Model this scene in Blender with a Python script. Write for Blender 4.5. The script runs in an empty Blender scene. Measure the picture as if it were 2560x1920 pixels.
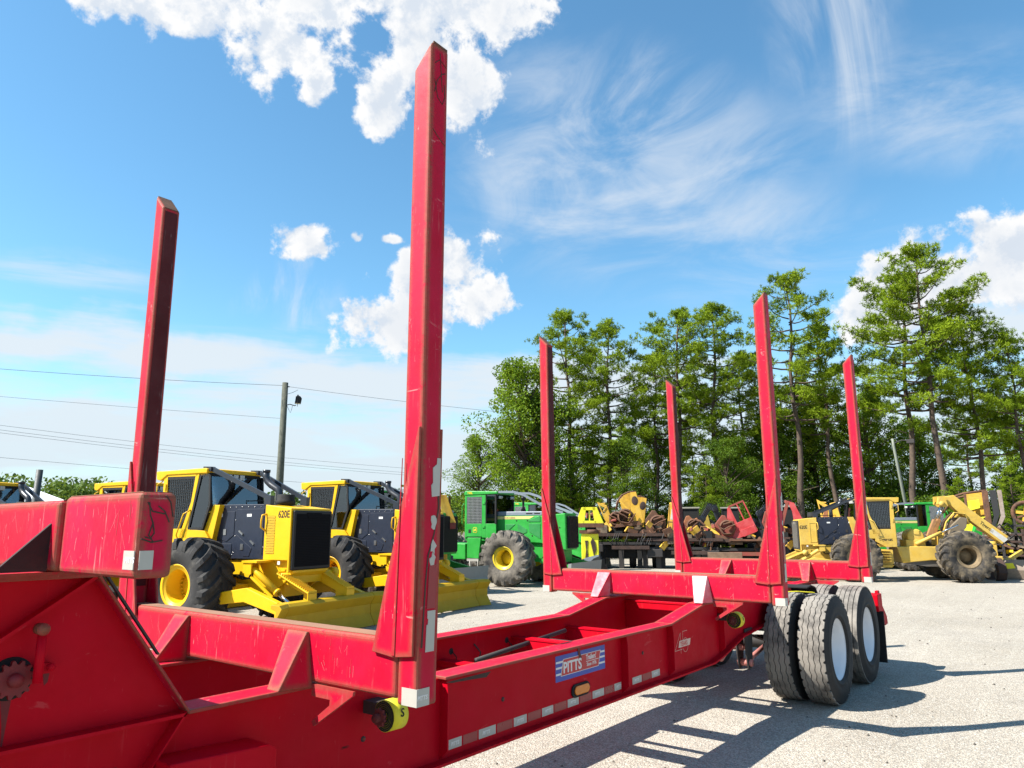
import bpy, bmesh, math, random
import numpy as np
from mathutils import Vector, Matrix, Euler
R = math.radians
sc = bpy.context.scene
COL = sc.collection
random.seed(7)

# ---------------------------------------------------------------- camera
YAW, PITCH, ROLL = 0.661813, 0.193668, -0.004583
def cam_axes():
    f = Vector((math.cos(YAW)*math.cos(PITCH), math.sin(YAW)*math.cos(PITCH), math.sin(PITCH)))
    r = Vector((math.sin(YAW), -math.cos(YAW), 0)); u = r.cross(f)
    r2 = r*math.cos(ROLL) + u*math.sin(ROLL); u2 = r2.cross(f)
    return r2, u2, f
cr, cu, cf = cam_axes()
cam = bpy.data.cameras.new("camera"); camo = bpy.data.objects.new("camera", cam); COL.objects.link(camo)
cam.sensor_width = 36; cam.lens = 1810.29/2560*36; cam.clip_start = .05; cam.clip_end = 3000
CAM = Vector((-2.0355, -3.2588, 1.7302))
camo.matrix_world = Matrix(((cr.x, cu.x, -cf.x, CAM.x), (cr.y, cu.y, -cf.y, CAM.y), (cr.z, cu.z, -cf.z, CAM.z), (0, 0, 0, 1)))
sc.camera = camo
sc.render.engine = 'CYCLES'
sc.view_settings.view_transform = 'Standard'; sc.view_settings.look = 'None'
sc.view_settings.exposure = 1.32; sc.view_settings.gamma = 1
sc.cycles.max_bounces = 6; sc.cycles.transparent_max_bounces = 12
sc.cycles.use_denoising = True

# ---------------------------------------------------------------- sun and sky
SUN_EL, SUN_DIR = R(46.5), Vector((-.8, .6))
sun = bpy.data.lights.new("sun", 'SUN'); sun.energy = 4.8; sun.angle = R(.5); sun.color = (1, .955, .88)
suno = bpy.data.objects.new("sun", sun); COL.objects.link(suno)
sd = Vector((SUN_DIR.x*math.cos(SUN_EL), SUN_DIR.y*math.cos(SUN_EL), math.sin(SUN_EL)))
suno.rotation_euler = sd.to_track_quat('Z', 'Y').to_euler(); suno.location = (-20, 15, 30)

class NT:
    """small helper round a node tree"""
    def __init__(s, nt): s.nt = nt; s.L = nt.links
    def n(s, t, **k):
        o = s.nt.nodes.new(t)
        for a, b in k.items():
            if a == 'inp':
                for i, v in b.items():
                    if hasattr(v, 'is_output') or isinstance(v, bpy.types.NodeSocket): s.L.new(v, o.inputs[i])
                    else: o.inputs[i].default_value = v
            else: setattr(o, a, b)
        return o
    def m(s, op, a, b=0, c=0, clamp=False):
        o = s.n('ShaderNodeMath', operation=op, use_clamp=clamp, inp={0: a, 1: b, 2: c}); return o.outputs[0]
    def vm(s, op, a, b=(0, 0, 0), sc_=None):
        o = s.n('ShaderNodeVectorMath', operation=op, inp={0: a, 1: b})
        if sc_ is not None: o.inputs['Scale'].default_value = sc_
        return o.outputs['Value'] if op in ('LENGTH', 'DOT_PRODUCT') else o.outputs[0]
    def ss(s, x, lo, hi):
        return s.n('ShaderNodeMapRange', interpolation_type='SMOOTHSTEP', inp={0: x, 1: lo, 2: hi, 3: 0.0, 4: 1.0}).outputs[0]
    def mix(s, f, a, b, bt='MIX'):
        o = s.n('ShaderNodeMix', data_type='RGBA', blend_type=bt)
        for i, v in ((0, f), (6, a), (7, b)):
            if isinstance(v, bpy.types.NodeSocket): s.L.new(v, o.inputs[i])
            else: o.inputs[i].default_value = (*v, 1) if (i > 0 and len(v) == 3) else v
        return o.outputs[2]
    def noise(s, v, scale, det=5, rough=.55, dist=0):
        o = s.n('ShaderNodeTexNoise', inp={'Vector': v, 'Scale': scale, 'Detail': det, 'Roughness': rough, 'Distortion': dist}); return o.outputs[0]
    def map(s, v, loc=(0, 0, 0), rot=(0, 0, 0), scale=(1, 1, 1), typ='POINT'):
        return s.n('ShaderNodeMapping', vector_type=typ, inp={'Vector': v, 'Location': loc, 'Rotation': rot, 'Scale': scale}).outputs[0]

def build_world():
    w = bpy.data.worlds.new("World"); sc.world = w; w.use_nodes = True
    t = NT(w.node_tree); w.node_tree.nodes.clear()
    sky = t.n('ShaderNodeTexSky', sky_type='NISHITA'); sky.sun_disc = False; sky.sun_elevation = SUN_EL
    sky.sun_rotation = math.atan2(SUN_DIR.x, SUN_DIR.y); sky.air_density = 1.0; sky.dust_density = .35; sky.ozone_density = 2.2
    skyc = t.n('ShaderNodeVectorMath', operation='SCALE', inp={0: sky.outputs[0]}); skyc.inputs['Scale'].default_value = .13
    skyb = t.n('ShaderNodeVectorMath', operation='MULTIPLY', inp={0: skyc.outputs[0], 1: (1.20, 1.52, 1.46)}).outputs[0]
    skyb = t.n('ShaderNodeHueSaturation', inp={'Saturation': 1.08, 'Value': 1.0, 'Color': skyb}).outputs[0]
    d = t.n('ShaderNodeTexCoord').outputs['Generated']
    sep = t.n('ShaderNodeSeparateXYZ', inp={0: d}); z = sep.outputs[2]
    # domain warp
    wn = t.n('ShaderNodeTexNoise', inp={'Vector': d, 'Scale': 9.0, 'Detail': 4.0, 'Roughness': .6})
    wv = t.vm('SUBTRACT', wn.outputs['Color'], (.5, .5, .5)); wv = t.vm('SCALE', wv, sc_=.06); dw = t.vm('ADD', d, wv)
    def blob(az, el, ra, re, rot, src):
        az, el = R(az), R(el)
        c = Vector((math.cos(az)*math.cos(el), math.sin(az)*math.cos(el), math.sin(el)))
        h = Vector((-math.sin(az), math.cos(az), 0)); v = c.cross(h)
        v = -v if v.z < 0 else v
        a = R(rot); h2 = h*math.cos(a) + v*math.sin(a); v2 = v*math.cos(a) - h*math.sin(a)
        n = h2.cross(v2)
        M = Matrix((h2, v2, n)).transposed()
        mp = t.map(src, loc=c, rot=M.to_euler(), scale=(math.tan(R(ra)), math.tan(R(re)), .5), typ='TEXTURE')
        return t.m('SUBTRACT', 1.0, t.vm('LENGTH', mp))
    def union(bl, src):
        o = None
        for b in bl:
            x = blob(*b, src); o = x if o is None else t.n('ShaderNodeMath', operation='SMOOTH_MAX', inp={0: o, 1: x, 2: .18}).outputs[0]
        return o
    fb = t.noise(d, 15, 7, .62, .1)
    fb2 = t.noise(d, 5, 5, .5)
    CUM = [(65.94, 35.92, 11.49, 4.55, 0), (69.79, 35.36, 6.54, 3.07, 0), (57.6, 34.94, 6.33, 4.01, 0), (54.54, 37.65, 11.32, 5.46, 0), (47.33, 36.93, 8.66, 6.93, 0), (49.36, 32.03, 3.12, 4.24, 0), (41.0, 39.0, 8.59, 4.72, 0), (41.3, 33.43, 3.81, 5.16, 0), (54.51, 32.41, 2.18, 1.97, 0), (54.66, 21.55, 3.6, 1.98, 0), (50.75, 22.25, 1.39, 1.05, 0), (48.16, 22.0, 1.94, 0.92, 0), (42.19, 19.86, 5.43, 5.69, 0), (45.12, 18.23, 6.41, 5.43, 0), (40.86, 18.02, 4.47, 3.97, 0), (47.64, 15.66, 7.39, 3.45, 0), (42.87, 20.76, 3.45, 3.95, 0), (8.57, 16.82, 6.23, 4.88, 0), (6.57, 16.76, 6.98, 4.37, 0), (2.76, 16.86, 7.95, 5.02, 0), (0.92, 17.25, 5.31, 4.7, 0), (10.61, 14.59, 4.99, 3.63, 0)]
    u = union(CUM, dw)
    hole = blob(*(51.07, 35.95, 3.65, 3.09, 0), dw)
    u = t.m('SUBTRACT', u, t.m('MULTIPLY', t.m('MAXIMUM', hole, 0.0), .62))
    dens = t.m('ADD', t.m('SUBTRACT', u, .375), t.m('MULTIPLY', t.m('SUBTRACT', fb, .5), 2.1))
    ca = t.ss(dens, -.05, .22)
    thick = t.ss(t.m('ADD', dens, t.m('MULTIPLY', t.m('SUBTRACT', fb2, .5), 1.6)), .25, .9)
    # relief: same noise sampled a little towards the sun
    off = t.vm('ADD', d, tuple(sd*.018)); fbo = t.noise(off, 15, 7, .62, .1)
    rel = t.ss(t.m('SUBTRACT', fb, fbo), -.09, .09)
    cc = t.mix(rel, (.60, .66, .74), (.84, .84, .84)); cc = t.mix(t.m('MULTIPLY', thick, .5), cc, (.56, .62, .70))
    # soft stratus low in the sky
    st = t.noise(t.map(d, rot=(R(4), R(-3), R(50)), scale=(1.6, 1.6, 13)), 1.6, 6, .55, .5)
    low = t.m('SUBTRACT', 1.0, t.ss(z, .10, .33))
    sa = t.m('MULTIPLY', t.ss(t.m('ADD', st, t.m('MULTIPLY', t.m('SUBTRACT', low, .5), .33)), .42, .68), t.m('ADD', t.m('MULTIPLY', low, .9), .0), clamp=True)
    ST = [(72.73, 12.2, 11.01, 2.49, -6), (63.11, 11.91, 12.08, 2.3, -6), (50.0, 10.91, 18.59, 3.72, -4), (37.27, 11.09, 15.83, 3.8, 0), (66.52, 6.55, 25.01, 3.61, 0), (4.18, 12.59, 7.96, 2.92, 0), (27.76, 9.63, 15.58, 4.67, 0)]
    s2 = union(ST, dw)
    s2 = t.ss(t.m('ADD', s2, t.m('MULTIPLY', t.m('SUBTRACT', t.noise(t.map(d, rot=(0, 0, R(50)), scale=(2, 2, 14)), 2.2, 7, .6, .3), .5), 1.6)), 0.0, .75)
    sa = t.m('MAXIMUM', sa, t.m('MULTIPLY', s2, .93))
    # high cirrus wisps
    CI = [((11.95, 33.8, 5.05, 11.17, 0), 0, 75, 20, (2.0, 6.5, 2.0), 0.72), ((4.76, 27.71, 10.86, 5.17, 20), 10, 20, 30, (9, 2, 6), 0.5), ((26.91, 29.22, 16.57, 7.69, 18), 10, 15, 35, (8, 2, 7), 0.6), ((24.05, 21.7, 21.19, 6.05, 10), 0, 10, 40, (3, 2, 8), 0.55), ((35.46, 26.21, 9.16, 5.19, 15), 0, 20, 40, (6, 2, 8), 0.5), ((56.76, 18.39, 4.47, 1.79, -40), 30, 40, 0, (12, 2, 4), 0.8), ((54.25, 16.81, 3.33, 2.42, -40), 30, 40, 0, (12, 2, 4), 0.7), ((71.11, 16.45, 8.0, 2.4, -10), 0, 5, 50, (2, 2, 12), 0.6), ((53.2, 14.15, 9.16, 1.83, -5), 0, 5, 50, (2, 2, 12), 0.7)]
    ci = None
    for (b, rx, ry, rz, scl, am) in CI:
        x = t.ss(blob(*b, dw), 0.0, .75)
        nn = t.noise(t.map(d, rot=(R(rx), R(ry), R(rz)), scale=scl), 1.5, 6, .62, .9)
        x = t.m('MULTIPLY', x, t.m('MULTIPLY', t.ss(nn, .36, .74), am))
        ci = x if ci is None else t.m('ADD', ci, x)
    ci = t.m('MINIMUM', ci, .9)
    col = t.mix(ci, skyb, (.66, .71, .77)); col = t.mix(sa, col, (.66, .72, .77))
    hz = t.m('SUBTRACT', 1.0, t.ss(z, -.02, .22)); col = t.mix(t.m('MULTIPLY', hz, .7), col, (.57, .67, .75))
    col = t.mix(ca, col, cc)
    bg = t.n('ShaderNodeBackground', inp={0: col, 1: .485}); out = t.n('ShaderNodeOutputWorld'); t.L.new(bg.outputs[0], out.inputs[0])
build_world()
sc.world.cycles.sampling_method = 'MANUAL'; sc.world.cycles.sample_map_resolution = 256

# ---------------------------------------------------------------- materials
MATS = {}
ALB = .78      # common scale of the paint albedos below
def al(c): return tuple(x*ALB for x in c)
def new_mat(name):
    m = bpy.data.materials.new(name); m.use_nodes = True; t = NT(m.node_tree); m.node_tree.nodes.clear()
    out = t.n('ShaderNodeOutputMaterial'); return m, t, out
def finish(t, out, col, rough, metal=0, bump=None, bs=.2, bd=.01, coat=0, spec=.5):
    p = t.n('ShaderNodeBsdfPrincipled')
    for i, v in (('Base Color', col), ('Roughness', rough), ('Metallic', metal), ('Coat Weight', coat), ('Specular IOR Level', spec)):
        if isinstance(v, bpy.types.NodeSocket): t.L.new(v, p.inputs[i])
        else: p.inputs[i].default_value = (*v, 1) if isinstance(v, tuple) else v
    if bump is not None:
        b = t.n('ShaderNodeBump', inp={'Height': bump, 'Strength': bs, 'Distance': bd}); t.L.new(b.outputs[0], p.inputs['Normal'])
    t.L.new(p.outputs[0], out.inputs[0]); return p
def plain(name, col, rough=.5, metal=0, var=.15, spec=.5):
    if name in MATS: return MATS[name]
    col = al(col); m, t, out = new_mat(name); o = t.n('ShaderNodeTexCoord').outputs['Object']
    n = t.noise(o, 6, 6, .6); c = t.mix(n, tuple(x*(1-var) for x in col), tuple(min(1, x*(1+var)) for x in col))
    r = t.m('ADD', t.m('MULTIPLY', t.m('SUBTRACT', t.noise(o, 14, 3), .5), .25), rough, clamp=True)
    finish(t, out, c, r, metal, spec=spec); MATS[name] = m; return m
def paint(name, col, rough=.38, wear=.15, dirt=.2, dirtc=(.16, .10, .06), scr=0, edge=0, scrc=(.75, .30, .28), fade=None, streak=0, scale=1.0, spec=.4):
    """worn machine paint: blotchy fading, chips, scratches, dusty dirt"""
    if name in MATS: return MATS[name]
    col, dirtc, scrc, fade = al(col), al(dirtc), al(scrc), (al(fade) if fade else None)
    m, t, out = new_mat(name); o = t.n('ShaderNodeTexCoord').outputs['Object']
    o = t.map(o, scale=(scale, scale, scale))
    c = t.mix(t.ss(t.noise(o, 3.1, 6, .6), .3, .75), col, fade or tuple(min(1, x*1.12+.012) for x in col))
    c = t.mix(t.m('MULTIPLY', t.ss(t.noise(o, 26, 8, .75), .5, .8), .25), c, tuple(x*.7 for x in col))
    if dirt:
        dn = t.ss(t.noise(o, 2.2, 9, .72, .4), .52-.12*dirt, .78); c = t.mix(t.m('MULTIPLY', dn, dirt), c, dirtc)
    if streak:
        sn = t.ss(t.noise(t.map(o, scale=(26, 26, 1.6)), 1.6, 4, .6), .60, .74)
        sn = t.m('MULTIPLY', sn, t.ss(t.noise(o, 5, 3), .45, .62)); c = t.mix(t.m('MULTIPLY', sn, streak), c, scrc)
    if scr:
        v = t.map(o, rot=(.5, .8, .4), scale=(3, 70, 8)); s1 = t.ss(t.noise(v, 1.3, 5, .6, 1.2), .66, .72)
        v = t.map(o, rot=(-.7, .4, 1.1), scale=(60, 4, 9)); s2 = t.ss(t.noise(v, 1.2, 5, .6, 1.4), .67, .73)
        k = t.m('MULTIPLY', t.m('MAXIMUM', s1, s2), scr); c = t.mix(k, c, scrc)
    rust = (.15, .062, .028)
    rustc = t.mix(t.noise(o, 40, 6, .7), (.07, .035, .02), (.26, .13, .07))
    if wear:
        ch = t.ss(t.noise(o, 17, 10, .78, .3), .735-.16*wear, .77-.16*wear); c = t.mix(ch, c, rustc)
    if edge:
        b = t.n('ShaderNodeBevel', samples=3, inp={'Radius': .038}); g = t.n('ShaderNodeNewGeometry')
        e = t.m('SUBTRACT', 1.0, t.vm('DOT_PRODUCT', b.outputs[0], g.outputs['Normal']))
        e = t.m('MULTIPLY', e, t.ss(t.noise(o, 9, 8, .8), .38, .50)); e = t.ss(e, .006, .03); c = t.mix(t.m('MULTIPLY', e, edge), c, rustc)
    r = t.m('ADD', rough, t.m('MULTIPLY', t.m('SUBTRACT', t.noise(o, 9, 6, .65), .4), .5), clamp=True)
    finish(t, out, c, r, 0, t.noise(o, 30, 8, .6), .12, .004, spec=spec)
    MATS[name] = m; return m
def rusty(name='rust', a=(.20, .085, .04), b=(.07, .035, .022), rough=.85):
    if name in MATS: return MATS[name]
    a, b = al(a), al(b); m, t, out = new_mat(name); o = t.n('ShaderNodeTexCoord').outputs['Object']
    c = t.mix(t.ss(t.noise(o, 5, 10, .75), .3, .7), a, b); finish(t, out, c, rough, 0, t.noise(o, 60, 6, .7), .4, .004); MATS[name] = m; return m
def rubber(name, dust, dustc=(.36, .31, .25)):
    if name in MATS: return MATS[name]
    m, t, out = new_mat(name); o = t.n('ShaderNodeTexCoord').outputs['Object']
    k = t.ss(t.noise(o, 3.5, 9, .7), .72-.5*dust, 1.0-.42*dust)
    c = t.mix(t.m('MULTIPLY', k, .35+.6*dust, clamp=True), (.016, .016, .017), al(dustc)); c = t.mix(t.m('MULTIPLY', t.noise(o, 50, 6, .7), .25), c, (.10, .09, .08))
    finish(t, out, c, .82, 0, t.noise(o, 45, 8, .7), .35, .006, spec=.3); MATS[name] = m; return m
def glass(name, tint=(.35, .38, .38), refl=.22):
    if name in MATS: return MATS[name]
    m, t, out = new_mat(name); tr = t.n('ShaderNodeBsdfTransparent', inp={0: (*tint, 1)}); gl = t.n('ShaderNodeBsdfGlossy', inp={0: (.9, .95, 1, 1), 'Roughness': .03})
    f = t.n('ShaderNodeFresnel', inp={0: 1.5}).outputs[0]; f = t.m('ADD', f, refl*.4, clamp=True)
    x = t.n('ShaderNodeMixShader', inp={0: f, 1: tr.outputs[0], 2: gl.outputs[0]}); t.L.new(x.outputs[0], out.inputs[0]); MATS[name] = m; return m
def perforated(name, col, hole=(.01, .01, .01), scale=36, thr=.32):
    """sheet metal pierced by rows of small round holes"""
    if name in MATS: return MATS[name]
    m, t, out = new_mat(name); o = t.n('ShaderNodeTexCoord').outputs['Object']; v = t.vm('SCALE', o, sc_=scale); col = al(col)
    s = t.n('ShaderNodeSeparateXYZ', inp={0: v}); rows = t.m('MULTIPLY', t.m('FLOORED_MODULO', t.m('FLOOR', s.outputs[2]), 2.0), .5)
    ax = t.m('ADD', t.m('ADD', s.outputs[0], s.outputs[1]), rows)
    a = t.m('SUBTRACT', t.m('FRACT', ax), .5); b = t.m('SUBTRACT', t.m('FRACT', s.outputs[2]), .5)
    dd = t.m('SQRT', t.m('ADD', t.m('MULTIPLY', a, a), t.m('MULTIPLY', b, b))); k = t.m('LESS_THAN', dd, thr)
    finish(t, out, t.mix(k, col, hole), .7, spec=.06); MATS[name] = m; return m

RED = paint('trailer red paint', (.52, .002, .026), .5, .25, .12, (.25, .02, .03), scr=.8, edge=.95, fade=(.59, .006, .044), streak=.6, spec=.16)
REDS = paint('trailer red frame paint', (.52, .001, .011), .5, .03, .05, (.22, .01, .02), scr=.2, edge=.0, fade=(.58, .002, .018), streak=.1, scrc=(.7, .2, .2), spec=.09)
REDW = paint('trailer red paint worn', (.53, .004, .034), .55, .55, .35, (.20, .09, .05), scr=1.0, edge=1.0, fade=(.60, .014, .065), streak=.8, spec=.14)
DECK = paint('bare brown bolster top', (.30, .15, .085), .7, .5, .5, (.16, .08, .05), scr=.6, scrc=(.55, .22, .2))
TAPE = plain('silver reflective tape', (.50, .48, .42), .5, 0, .15)
TAPER = plain('red reflective tape', (.30, .008, .02), .3, 0, .1)
WHITE = plain('white paint', (.78, .78, .76), .45, 0, .04); CREAM = plain('cream lettering', (.72, .52, .42), .5)
BLUE = plain('blue decal', (.015, .06, .42), .4); DREDC = plain('red decal', (.55, .01, .02), .4)
BLK = plain('black metal', (.010, .010, .011), .5, spec=.3); BLKM = plain('matte black', (.008, .008, .008), .85); DARK = plain('dark grimy steel', (.035, .03, .028), .7)
STEEL = plain('bare steel', (.45, .44, .43), .35, .9); CHROME = plain('chrome rod', (.75, .76, .78), .12, 1.0, .03)
RIMW = plain('white wheel paint', (.90, .92, .96), .4, 0, .05)
TYRE = rubber('truck tyre side rubber', .42, (.15, .14, .12)); TREAD = rubber('dusty truck tread', .92, (.36, .325, .28)); GROOVE = plain('tread groove', (.015, .014, .013), .95)
YELST = plain('yellow strap', (.82, .72, .02), .6); ORANGE = plain('amber lens', (.8, .22, .01), .2)
YEL = paint('skidder yellow paint', (.84, .47, .005), .4, .02, .05, (.25, .14, .03), fade=(.87, .52, .008), spec=.3)
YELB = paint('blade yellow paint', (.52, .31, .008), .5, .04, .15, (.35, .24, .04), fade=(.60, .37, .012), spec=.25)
YELD = paint('weathered yellow paint', (.74, .46, .06), .55, .22, .55, (.28, .19, .08), fade=(.75, .52, .12))
YELF = paint('rusting yellow paint', (.78, .43, .03), .55, .5, .7, (.17, .07, .03), fade=(.80, .50, .08))
LEMON = paint('lemon yellow paint', (.86, .80, .02), .5, .15, .2, (.35, .20, .05), fade=(.9, .84, .05))
NAVY = plain('dark navy panel', (.020, .026, .045), .42, 0, .3, spec=.35)
GREEN = paint('skidder green paint', (.02, .33, .035), .42, .02, .12, (.05, .16, .05), fade=(.04, .42, .06))
GREY = plain('grey tube', (.22, .25, .29), .45); GRILLE = perforated('dark radiator grille', (.010, .010, .013), (.002, .002, .002), 34, .36)
GRILD = plain('dusty grille', (.17, .155, .13), .8, 0, .5)
VENT = perforated('perforated yellow vent', (.80, .50, .05), (.03, .02, .01), 34, .33)
RUST = rusty(); RUSTR = rusty('rusty red steel', (.33, .045, .035), (.20, .07, .04)); RUSTD = rusty('dark rust', (.09, .045, .03), (.035, .022, .018))
HEADR = paint('faded red paint', (.50, .025, .03), .6, .45, .4, (.20, .07, .05), fade=(.58, .10, .10))
GLS = glass('tinted glass', (.55, .58, .58)); GLSD = glass('dark glass', (.30, .33, .34), .25)
WOOD = rusty('weathered timber', (.24, .15, .09), (.14, .08, .05))

# ---------------------------------------------------------------- mesh helpers
class MB:
    """collects shapes and links them as ONE mesh object"""
    def __init__(s): s.v = []; s.f = []; s.mi = []; s.cur = 0; s.sm = []; s.smooth = False
    def add(s, vs, fs, M=None):
        o = len(s.v)
        for p in vs: s.v.append(tuple(M @ Vector(p)) if M is not None else tuple(p))
        for f in fs: s.f.append([i+o for i in f]); s.mi.append(s.cur); s.sm.append(s.smooth)
        return s
    def box(s, a, b, M=None):
        x0, y0, z0 = a; x1, y1, z1 = b
        v = [(x0,y0,z0),(x1,y0,z0),(x1,y1,z0),(x0,y1,z0),(x0,y0,z1),(x1,y0,z1),(x1,y1,z1),(x0,y1,z1)]
        return s.add(v, [(0,3,2,1),(4,5,6,7),(0,1,5,4),(1,2,6,5),(2,3,7,6),(3,0,4,7)], M)
    def prism(s, poly, axis, t0, t1, M=None):
        """poly in the two other axes (in x,y,z order), extruded along axis"""
        n = len(poly); A = sum(poly[i][0]*poly[(i+1) % n][1]-poly[(i+1) % n][0]*poly[i][1] for i in range(n))
        if A < 0: poly = poly[::-1]
        if t1 < t0: t0, t1 = t1, t0
        def P(p, t):
            return (t, p[0], p[1]) if axis == 0 else ((p[0], t, p[1]) if axis == 1 else (p[0], p[1], t))
        v = [P(p, t0) for p in poly]+[P(p, t1) for p in poly]
        f = [list(range(n))[::-1], list(range(n, 2*n))]+[[i, (i+1) % n, n+(i+1) % n, n+i] for i in range(n)]
        if axis == 1: f = [q[::-1] for q in f]
        return s.add(v, f, M)
    def beam(s, p, q, w, h, up=(0, 0, 1)):
        """bar of w x h from p to q"""
        p, q = Vector(p), Vector(q); d = (q-p); L = d.length; d.normalize(); u = Vector(up)
        if abs(d.dot(u)) > .98: u = Vector((1, 0, 0))
        sd_ = d.cross(u).normalized(); u = sd_.cross(d)
        v = [p+sd_*a*w/2+u*b*h/2+d*c*L for c in (0, 1) for a, b in ((-1,-1),(1,-1),(1,1),(-1,1))]
        return s.add(v, [(3,2,1,0),(4,5,6,7),(0,1,5,4),(1,2,6,5),(2,3,7,6),(3,0,4,7)])
    def tube(s, pts, r, n=8, cap=True):
        pts = [Vector(p) for p in pts]; rs = r if isinstance(r, (list, tuple)) else [r]*len(pts)
        rings = []; prev = None
        for i, p in enumerate(pts):
            d = (pts[min(i+1, len(pts)-1)]-pts[max(i-1, 0)]).normalized()
            if prev is None:
                u = Vector((0, 0, 1)) if abs(d.z) < .9 else Vector((1, 0, 0)); a = d.cross(u).normalized()
            else: a = (prev-d*prev.dot(d)).normalized()
            prev = a; b = d.cross(a)
            rings.append([p+(a*math.cos(2*math.pi*k/n)+b*math.sin(2*math.pi*k/n))*rs[i] for k in range(n)])
        v = [x for rg in rings for x in rg]; f = []
        for i in range(len(pts)-1):
            for k in range(n): f.append((i*n+k, i*n+(k+1) % n, (i+1)*n+(k+1) % n, (i+1)*n+k))
        if cap: f.append(tuple(range(n))[::-1]); f.append(tuple(range((len(pts)-1)*n, len(pts)*n)))
        sm = s.smooth; s.smooth = n > 6; s.add(v, f); s.smooth = sm; return s
    def lathe(s, prof, n=32, axis=1, c=(0, 0, 0), closed=False):
        """prof: (radius, position along axis)"""
        v = []; m = len(prof)
        for k in range(n):
            a = 2*math.pi*k/n; ca, sa = math.cos(a), math.sin(a)
            for r, t in prof:
                p = (r*sa, t, r*ca) if axis == 1 else ((t, r*ca, r*sa) if axis == 0 else (r*ca, r*sa, t))
                v.append((p[0]+c[0], p[1]+c[1], p[2]+c[2]))
        f = [];
        for k in range(n):
            k2 = (k+1) % n
            for i in range(m-1 if not closed else m):
                j = (i+1) % m; f.append((k*m+i, k*m+j, k2*m+j, k2*m+i))
        sm = s.smooth; s.smooth = True; s.add(v, f); s.smooth = sm; return s
    def disc(s, c, r, axis=1, n=24, t=.002):
        return s.lathe([(0.0001, -t), (r, -t), (r, t), (0.0001, t)], n, axis, c)
    def build(s, name, mats, parent=None, bevel=0, seg=2, angle=40):
        me = bpy.data.meshes.new(name); me.from_pydata(s.v, [], s.f)
        if not isinstance(mats, (list, tuple)): mats = [mats]
        for m in mats: me.materials.append(m)
        me.polygons.foreach_set('material_index', s.mi); me.polygons.foreach_set('use_smooth', s.sm)
        me.update()
        o = bpy.data.objects.new(name, me); COL.objects.link(o)
        if parent is not None: o.parent = parent
        if bevel:
            b = o.modifiers.new('bevel', 'BEVEL'); b.width = bevel; b.segments = seg; b.limit_method = 'ANGLE'; b.angle_limit = R(angle)
        return o
def tag(o, label=None, cat=None, group=None, kind=None):
    for k, v in (('label', label), ('category', cat), ('group', group), ('kind', kind)):
        if v: o[k] = v
    return o
def empty(name, loc=(0, 0, 0), rz=0, scale=1, parent=None):
    o = bpy.data.objects.new(name, None); COL.objects.link(o); o.location = loc; o.rotation_euler = (0, 0, rz); o.scale = (scale,)*3; o.empty_display_size = .2
    if parent is not None: o.parent = parent
    return o
def copy_tree(o, parent=None):
    c = o.copy(); COL.objects.link(c); c.parent = parent
    for ch in o.children: copy_tree(ch, c)
    return c
def text_mesh(body, size, ext=.001, bold=0., shear=0., sx=1.0, align='LEFT', space=1.0):
    cu_ = bpy.data.curves.new('lettering', 'FONT'); cu_.body = body; cu_.size = size; cu_.extrude = ext; cu_.offset = bold; cu_.shear = shear; cu_.align_x = align
    cu_.resolution_u = 3; cu_.space_character = space
    ob = bpy.data.objects.new('lettering_source', cu_); me = bpy.data.meshes.new_from_object(ob); bpy.data.objects.remove(ob)
    for v in me.vertices: v.co.x *= sx
    return me
def lettering(name, body, size, mat, parent, loc, side=-1, ext=.001, bold=0., shear=0., sx=1.0, align='LEFT', tilt=0, space=1.0):
    """side -1: stands on a face looking towards -y; +1: towards +y; 'x-': towards -x"""
    me = text_mesh(body, size, ext, bold, shear, sx, align, space); me.materials.append(mat)
    o = bpy.data.objects.new(name, me); COL.objects.link(o); o.parent = parent; o.location = loc
    rz = 0 if side == -1 else (math.pi if side == 1 else (-math.pi/2 if side == 'x-' else math.pi/2))
    o.matrix_local = Matrix.Translation(loc) @ Matrix.Rotation(rz, 4, 'Z') @ Matrix.Rotation(math.pi/2, 4, 'X') @ Matrix.Rotation(tilt, 4, 'Z')
    return o

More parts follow.
